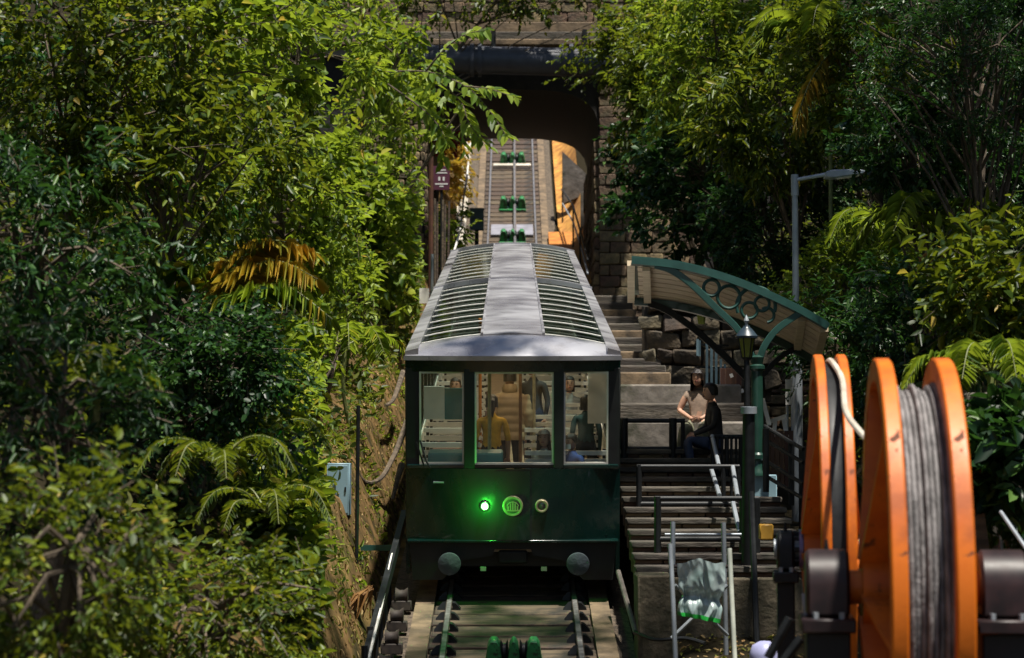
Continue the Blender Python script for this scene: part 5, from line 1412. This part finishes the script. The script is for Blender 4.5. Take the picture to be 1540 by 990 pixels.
# --- left side
tree("overhanging_tree", "tree leaning over the track with broad yellow-green leaves before the bridge", "tree", (612, 80), 44, (1.0, 1.2, 1.4), LEAF_BRIGHT, 26, 5, 7, 0.45, 0.24, 0.62, base=(-4.4, 44.5, terrainz(-4.4, 44.5) - .1), leafobj=130, thick=0.09)
tree("overhanging_tree", "drooping bough of pointed green leaves hanging in front of the dark bridge vault", "tree", (690, 170), 42, (0.72, 0.5, 0.48), LEAF_BRIGHT, 8, 3, 7, 0.42, 0.27, 0.58, base=(-3.6, 42.6, terrainz(-3.6, 42.6) - .1), leafobj=150, thick=0.05, droop=0.5)
ob = thing("leafy_bough", P(610, 120, 40.6), "thin bough with large pointed leaves hanging across the dark bridge vault", "branch")
lp_, ld_, ln_, ls_ = [], [], [], []
for pts in ([(560, 110, 41.5), (640, 108, 40.8), (700, 130, 40.2), (735, 165, 40), (762, 205, 39.8)], [(640, 108, 40.8), (690, 150, 40.5), (705, 185, 40.3), (725, 212, 40.2)],
            [(700, 130, 40.2), (735, 134, 40.1), (774, 146, 40)], [(640, 108, 40.8), (668, 75, 40.6), (700, 52, 40.4), (730, 46, 40.3)], [(560, 110, 41.5), (630, 160, 40.9), (660, 190, 40.6), (672, 215, 40.5)]):
    cv = spline([P(*p) for p in pts], 6)
    MB().tube(cv, [0.022 - 0.017 * i / len(cv) for i in range(len(cv))], 6).build("twig", M_BARK, ob)
    for i in range(4, len(cv)):
        tg = (cv[i] - cv[i - 1]).normalized()
        for s_ in (-1, 1):
            if random.random() < 0.12: continue
            sd = tg.cross(Vector((0, -0.6, 0.8))).normalized() * s_
            lp_.append(cv[i]); ld_.append((tg * 0.6 + sd * 0.8 + Vector((0, random.uniform(-.4, .3), random.uniform(-.6, .1))))[:]); ln_.append(Vector((random.uniform(-.4, .4), -0.5, 0.8))[:]); ls_.append(random.uniform(0.17, 0.33))
leafobjects(ob, lp_, ld_, ln_, ls_, 0.62, LEAF_BRIGHT)
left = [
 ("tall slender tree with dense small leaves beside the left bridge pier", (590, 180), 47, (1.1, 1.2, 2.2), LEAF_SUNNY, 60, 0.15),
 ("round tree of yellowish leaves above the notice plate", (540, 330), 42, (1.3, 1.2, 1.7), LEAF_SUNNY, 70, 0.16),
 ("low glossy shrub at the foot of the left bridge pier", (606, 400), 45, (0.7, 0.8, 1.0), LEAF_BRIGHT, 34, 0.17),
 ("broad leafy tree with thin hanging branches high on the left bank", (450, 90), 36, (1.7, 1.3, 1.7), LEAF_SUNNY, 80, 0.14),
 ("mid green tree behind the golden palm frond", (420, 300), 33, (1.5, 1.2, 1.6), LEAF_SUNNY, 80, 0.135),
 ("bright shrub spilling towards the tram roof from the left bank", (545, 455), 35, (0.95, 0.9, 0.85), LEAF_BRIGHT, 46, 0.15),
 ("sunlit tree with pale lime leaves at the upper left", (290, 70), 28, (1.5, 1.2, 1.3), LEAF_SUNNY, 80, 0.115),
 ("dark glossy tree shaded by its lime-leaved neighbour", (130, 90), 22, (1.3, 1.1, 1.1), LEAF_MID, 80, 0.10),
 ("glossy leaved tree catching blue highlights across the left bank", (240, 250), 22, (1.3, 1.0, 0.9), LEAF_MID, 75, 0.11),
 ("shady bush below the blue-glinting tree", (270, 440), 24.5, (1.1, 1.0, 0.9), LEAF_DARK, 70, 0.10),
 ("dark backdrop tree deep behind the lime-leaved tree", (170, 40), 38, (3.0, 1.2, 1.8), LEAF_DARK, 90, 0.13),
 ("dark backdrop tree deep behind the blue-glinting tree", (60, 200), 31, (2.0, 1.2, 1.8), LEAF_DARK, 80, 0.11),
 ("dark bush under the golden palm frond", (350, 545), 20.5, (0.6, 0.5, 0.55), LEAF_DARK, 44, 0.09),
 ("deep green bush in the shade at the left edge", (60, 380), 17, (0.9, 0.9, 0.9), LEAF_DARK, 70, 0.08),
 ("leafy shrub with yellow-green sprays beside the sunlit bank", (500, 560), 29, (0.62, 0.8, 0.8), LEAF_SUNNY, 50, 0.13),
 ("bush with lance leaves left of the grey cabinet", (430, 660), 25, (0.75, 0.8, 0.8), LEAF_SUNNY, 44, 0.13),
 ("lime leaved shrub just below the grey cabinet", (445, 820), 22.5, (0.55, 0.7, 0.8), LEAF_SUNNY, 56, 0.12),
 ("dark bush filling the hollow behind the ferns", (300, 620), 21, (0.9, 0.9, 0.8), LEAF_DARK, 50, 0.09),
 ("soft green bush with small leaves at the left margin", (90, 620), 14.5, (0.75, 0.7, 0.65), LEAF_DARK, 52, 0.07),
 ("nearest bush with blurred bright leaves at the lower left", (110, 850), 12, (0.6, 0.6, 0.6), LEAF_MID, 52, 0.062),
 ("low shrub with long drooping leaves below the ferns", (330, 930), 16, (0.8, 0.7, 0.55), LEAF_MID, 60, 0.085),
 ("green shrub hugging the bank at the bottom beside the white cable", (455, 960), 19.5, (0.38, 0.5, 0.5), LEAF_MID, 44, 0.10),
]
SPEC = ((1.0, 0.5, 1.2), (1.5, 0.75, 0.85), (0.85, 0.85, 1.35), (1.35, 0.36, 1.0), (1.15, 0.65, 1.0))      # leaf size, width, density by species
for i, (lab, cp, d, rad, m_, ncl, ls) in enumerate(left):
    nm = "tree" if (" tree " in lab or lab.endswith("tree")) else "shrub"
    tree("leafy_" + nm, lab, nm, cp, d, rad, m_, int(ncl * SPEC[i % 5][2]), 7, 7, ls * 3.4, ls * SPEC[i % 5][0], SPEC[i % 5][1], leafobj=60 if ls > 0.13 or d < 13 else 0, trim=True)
# --- right side
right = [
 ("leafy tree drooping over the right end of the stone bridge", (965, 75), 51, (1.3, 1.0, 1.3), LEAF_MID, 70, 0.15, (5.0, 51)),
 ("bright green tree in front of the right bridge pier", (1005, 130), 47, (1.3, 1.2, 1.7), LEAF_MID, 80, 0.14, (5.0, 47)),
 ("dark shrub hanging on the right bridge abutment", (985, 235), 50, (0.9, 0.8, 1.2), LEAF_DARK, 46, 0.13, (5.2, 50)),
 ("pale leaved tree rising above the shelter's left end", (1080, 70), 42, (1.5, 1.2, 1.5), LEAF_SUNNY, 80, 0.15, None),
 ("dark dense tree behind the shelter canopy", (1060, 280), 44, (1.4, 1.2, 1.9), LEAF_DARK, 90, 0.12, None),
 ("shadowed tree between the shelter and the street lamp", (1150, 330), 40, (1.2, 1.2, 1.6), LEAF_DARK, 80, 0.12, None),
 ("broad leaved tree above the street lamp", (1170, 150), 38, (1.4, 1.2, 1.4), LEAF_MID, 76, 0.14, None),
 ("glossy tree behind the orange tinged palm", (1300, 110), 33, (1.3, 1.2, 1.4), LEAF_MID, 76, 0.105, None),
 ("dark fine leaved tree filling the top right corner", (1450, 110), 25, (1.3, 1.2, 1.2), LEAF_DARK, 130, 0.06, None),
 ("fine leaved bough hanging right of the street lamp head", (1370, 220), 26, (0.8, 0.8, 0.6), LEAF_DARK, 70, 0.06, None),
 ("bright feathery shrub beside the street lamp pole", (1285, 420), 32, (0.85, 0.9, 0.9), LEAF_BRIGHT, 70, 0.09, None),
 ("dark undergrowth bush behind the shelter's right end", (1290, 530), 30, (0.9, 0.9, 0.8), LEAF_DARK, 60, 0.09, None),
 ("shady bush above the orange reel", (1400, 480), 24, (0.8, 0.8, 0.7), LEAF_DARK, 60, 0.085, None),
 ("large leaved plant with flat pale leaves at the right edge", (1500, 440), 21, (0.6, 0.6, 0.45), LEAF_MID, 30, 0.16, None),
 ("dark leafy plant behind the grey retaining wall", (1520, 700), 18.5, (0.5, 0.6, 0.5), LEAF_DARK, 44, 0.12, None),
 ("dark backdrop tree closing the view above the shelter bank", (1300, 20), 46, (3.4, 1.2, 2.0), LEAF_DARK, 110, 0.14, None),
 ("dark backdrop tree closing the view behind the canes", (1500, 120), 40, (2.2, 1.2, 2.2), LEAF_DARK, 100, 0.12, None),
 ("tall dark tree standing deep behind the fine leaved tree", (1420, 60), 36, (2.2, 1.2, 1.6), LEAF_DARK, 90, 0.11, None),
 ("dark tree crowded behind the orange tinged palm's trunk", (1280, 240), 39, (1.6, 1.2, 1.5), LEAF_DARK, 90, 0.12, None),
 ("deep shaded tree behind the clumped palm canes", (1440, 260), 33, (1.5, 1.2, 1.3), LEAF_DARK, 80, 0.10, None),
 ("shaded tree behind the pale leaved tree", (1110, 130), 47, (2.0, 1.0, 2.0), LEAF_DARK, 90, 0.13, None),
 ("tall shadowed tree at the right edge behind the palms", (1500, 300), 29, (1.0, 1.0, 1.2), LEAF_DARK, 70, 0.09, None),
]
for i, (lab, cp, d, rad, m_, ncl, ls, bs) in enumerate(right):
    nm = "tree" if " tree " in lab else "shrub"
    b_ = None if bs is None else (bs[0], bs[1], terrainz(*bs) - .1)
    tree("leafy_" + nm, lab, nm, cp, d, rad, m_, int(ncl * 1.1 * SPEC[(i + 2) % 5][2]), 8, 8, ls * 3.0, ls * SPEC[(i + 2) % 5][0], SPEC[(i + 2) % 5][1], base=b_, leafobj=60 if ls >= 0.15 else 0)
# tall trees whose crowns stand above the picture and shade the banks
def tall(label, cx, cy, cz, rad, bx, n, m):
    q = Vector((cx, cy, cz)) - Vector((0, 0, CAMZ)); dd = q.y * CP + q.z * SP; up = -q.y * SP + q.z * CP
    tree("tall_tree", label, "tree", (770 + q.x / dd * F, 495 - up / dd * F), dd, rad, m, n, 6, 6, 0.8, 0.34, 0.62, base=(bx, cy + 0.5, terrainz(bx, cy + 0.5) - .1), thick=0.14)
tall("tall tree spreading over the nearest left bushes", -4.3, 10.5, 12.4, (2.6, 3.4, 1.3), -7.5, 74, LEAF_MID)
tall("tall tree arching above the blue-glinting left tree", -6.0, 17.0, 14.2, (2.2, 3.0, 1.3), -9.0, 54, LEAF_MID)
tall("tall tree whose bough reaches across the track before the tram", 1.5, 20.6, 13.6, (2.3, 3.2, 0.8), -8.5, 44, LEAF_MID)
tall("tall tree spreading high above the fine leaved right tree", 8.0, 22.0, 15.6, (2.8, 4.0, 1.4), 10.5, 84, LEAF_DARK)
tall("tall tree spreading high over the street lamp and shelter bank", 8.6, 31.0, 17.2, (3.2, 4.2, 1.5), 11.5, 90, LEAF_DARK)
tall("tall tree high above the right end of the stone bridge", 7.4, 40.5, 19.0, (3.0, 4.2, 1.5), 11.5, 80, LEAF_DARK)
# ivy strands on the parapet and yellow plants under the bridge
tree("yellow_shrub", "sunlit yellow shrub on the left bank beyond the bridge", "shrub", (676, 255), 69, (0.55, 2.0, 1.1), LEAF_YELLOW, 40, 7, 8, 0.4, 0.17, 0.6, base=(-2.5, 69, terrainz(-2.5, 69)))
tree("yellow_shrub", "yellow-green plant below the maroon sign", "shrub", (680, 345), 56.5, (0.35, 1.2, 0.7), LEAF_BRIGHT, 22, 6, 8, 0.35, 0.16, 0.6, base=(-2.1, 57, terrainz(-2.1, 57)))
tree("flower_shrub", "red flowering plant above the maroon sign", "plant", (670, 217), 60, (0.25, 0.3, 0.3), LEAF_RED, 8, 5, 6, 0.2, 0.12, 0.8, base=(-2.2, 60, terrainz(-2.2, 60)))
tree("ivy", "ivy trailing along the top of the bridge parapet", "ivy", (760, -12), 54.6, (3.4, 0.4, 0.6), LEAF_MID, 70, 6, 7, 0.4, 0.15, 0.7, base=(-4.3, 55.6, terrainz(-4.3, 55.6)))
# palms
gb = P(322, 450, 22)
gp = thing("golden_palm", (gb.x, gb.y, terrainz(gb.x, gb.y)), "palm with a golden orange frond fanned over the left bank", "palm")
MB().tube([(gb.x - 0.1, gb.y + 0.1, terrainz(gb.x, gb.y) - .1), (gb.x - 0.05, gb.y, gb.z - 0.6), gb], 0.03, 8).build("trunk", M_STEM, gp)
frond(gp, [gb, P(350, 398, 21.8), P(405, 362, 21.6), P(472, 378, 21.5)], 44, 0.46, 0.07, LEAF_FROND, 0.55)
frond(gp, [gb, P(362, 412, 21.6), P(415, 392, 21.4), P(478, 420, 21.2)], 44, 0.46, 0.07, LEAF_FROND, 0.6)
frond(gp, [gb, P(372, 436, 21.4), P(430, 430, 21.2), P(500, 480, 21.0)], 44, 0.44, 0.07, LEAF_SUNNY, 0.6)
frond(gp, [gb, P(300, 410, 21.8), P(270, 400, 21.8), P(225, 440, 21.8)], 40, 0.4, 0.07, LEAF_SUNNY, 0.6)
palm("feather_palm", "feathery palm with green fronds beside the sunlit bank", (520, 520), 30.5, 7, 0.9, LEAF_SUNNY, llen=0.3, lw=0.09, lift=0.45)
for i, (cp, d) in enumerate((((400, 770), 20), ((330, 700), 18.5), ((400, 660), 22))):
    palm("fern", ("fern with glinting fronds beside the lime leaved shrub", "fern arching in front of the dark hollow bush", "fern under the bush left of the grey cabinet")[i], cp, d, 9, 0.75, LEAF_MID, llen=0.2, lw=0.16, lift=0.5, cat="fern", stem=False, group="ferns on the left bank")
palm("spiky_palm", "upright narrow leaved plant with a pale stem at the left", (145, 610), 15, 8, 0.5, LEAF_MID, llen=0.3, lw=0.12, lift=1.1)
tp1 = palm("orange_palm", "palm with bright arching fronds high behind the street lamp", (1250, 60), 33, 9, 1.4, LEAF_BRIGHT, llen=0.3, lw=0.07, lift=0.5)
for q in range(3):
    frond(tp1, [P(1262, 70, 32.6), P(1240, 90 + q * 20, 32.3), P(1215 - q * 4, 130 + q * 12, 32), P(1192 + q * 8, 200, 31.9)], 34, 0.3, 0.08, LEAF_FROND, 0.7)
ar = palm("areca_palm", "clumped palm with arching bright fronds right of the street lamp", (1420, 360), 25.5, 8, 1.3, LEAF_BRIGHT, llen=0.28, lw=0.07, lift=0.5)
for q in range(7):
    a = P(1440 + q * 12, 560, 25.8); a.z = terrainz(a.x, a.y); b = P(1395 + q * 18, 330 - 10 * (q % 3), 25.6)
    MB().tube(spline([a, (a + b) / 2 + Vector((0.05, 0, 0)), b]), 0.03, 7).build("cane", M_STEM, ar)
for q in range(2):
    frond(ar, [P(1440, 375, 25), P(1410, 375 + q * 8, 24.8), P(1388, 395 + q * 6, 24.6), P(1376 + q * 5, 435, 24.5)], 30, 0.26, 0.09, LEAF_DRY, 0.8)
palm("fan_palm", "low bright palm above the reel's right flange", (1490, 560), 19, 8, 0.75, LEAF_BRIGHT, llen=0.34, lw=0.08, lift=0.45)
palm("fern", "bright fern among the dark plants above the orange sheave", (1340, 350), 27.5, 9, 0.95, LEAF_BRIGHT, llen=0.26, lw=0.1, lift=0.5, cat="fern", stem=False)

# --- ground cover and litter
def scatter(name, label, xr, yr, n, m, size, width, up=0.05, cond=None, flat=False, cat="ground cover"):
    X = rng.uniform(xr[0], xr[1], n); Y = rng.uniform(yr[0], yr[1], n)
    keep = np.array([cond(a, b) if cond else True for a, b in zip(X, Y)]); X, Y = X[keep], Y[keep]; n = len(X)
    Z = np.array([terrainz(a, b) for a, b in zip(X, Y)]) + rng.random(n) * up + 0.02
    pos = np.stack([X, Y, Z], 1)
    gx = np.array([(terrainz(a + .05, b) - terrainz(a - .05, b)) / .1 for a, b in zip(X, Y)])
    nr = norm(np.stack([-gx, np.full(n, -0.16), np.ones(n)], 1) + rng.normal(0, 0.25 if flat else 0.6, (n, 3)))
    dr = rng.normal(0, 1, (n, 3))
    if flat: dr = dr - nr * (dr * nr).sum(1, keepdims=True)
    else: dr[:, 2] = np.abs(dr[:, 2]) * 0.6
    c = Vector((float(X.mean()), float(Y.mean()), float(Z.min())))
    o = link(name, leafmesh(name, pos, dr, nr, size * rng.uniform(.5, 1.3, n), np.full(n, width), m, c), c)
    return tag(o, label, cat, kind="stuff")
scatter("ground_cover", "low dark leafy growth covering the left bank", (-11, -2.15), (7, 60), 30000, LEAF_GROUND, 0.15, 0.6, 0.45, lambda x, y_: x > -0.28 * y_ - 1.5)
scatter("ground_cover", "low dark leafy growth covering the right bank", (4.9, 13), (10, 60), 30000, LEAF_GROUND, 0.14, 0.6, 0.45, lambda x, y_: x < 0.28 * y_ + 1.5)
scatter("leaf_litter", "fallen yellow and brown leaves strewn on the steep left bank", (-2.5, -1.6), (20, 50), 4500, LEAF_LITTER, 0.085, 0.6, 0.02, None, True, "leaf litter")
scatter("ground_litter", "scattered brown leaves and scraps on the ground below the steps", (1.5, 4.6), (17, 24.2), 1500, LEAF_LITTER, 0.07, 0.6, 0.02, None, True, "leaf litter")
scatter("grass_tufts", "small green weeds on the steep left bank", (-2.5, -1.75), (20, 50), 5200, LEAF_SUNNY, 0.11, 0.4, 0.05, lambda x, y_: math.sin(x * 9 + y_ * 2.1) + math.sin(y_ * 1.3) > 0.5, False, "weeds")
print("objects:", len(bpy.data.objects), "tris:", sum(sum(len(p.vertices) - 2 for p in o.data.polygons) if len(o.data.polygons) < 2000 else len(o.data.polygons) * 2 for o in bpy.data.objects if o.type == 'MESH'))
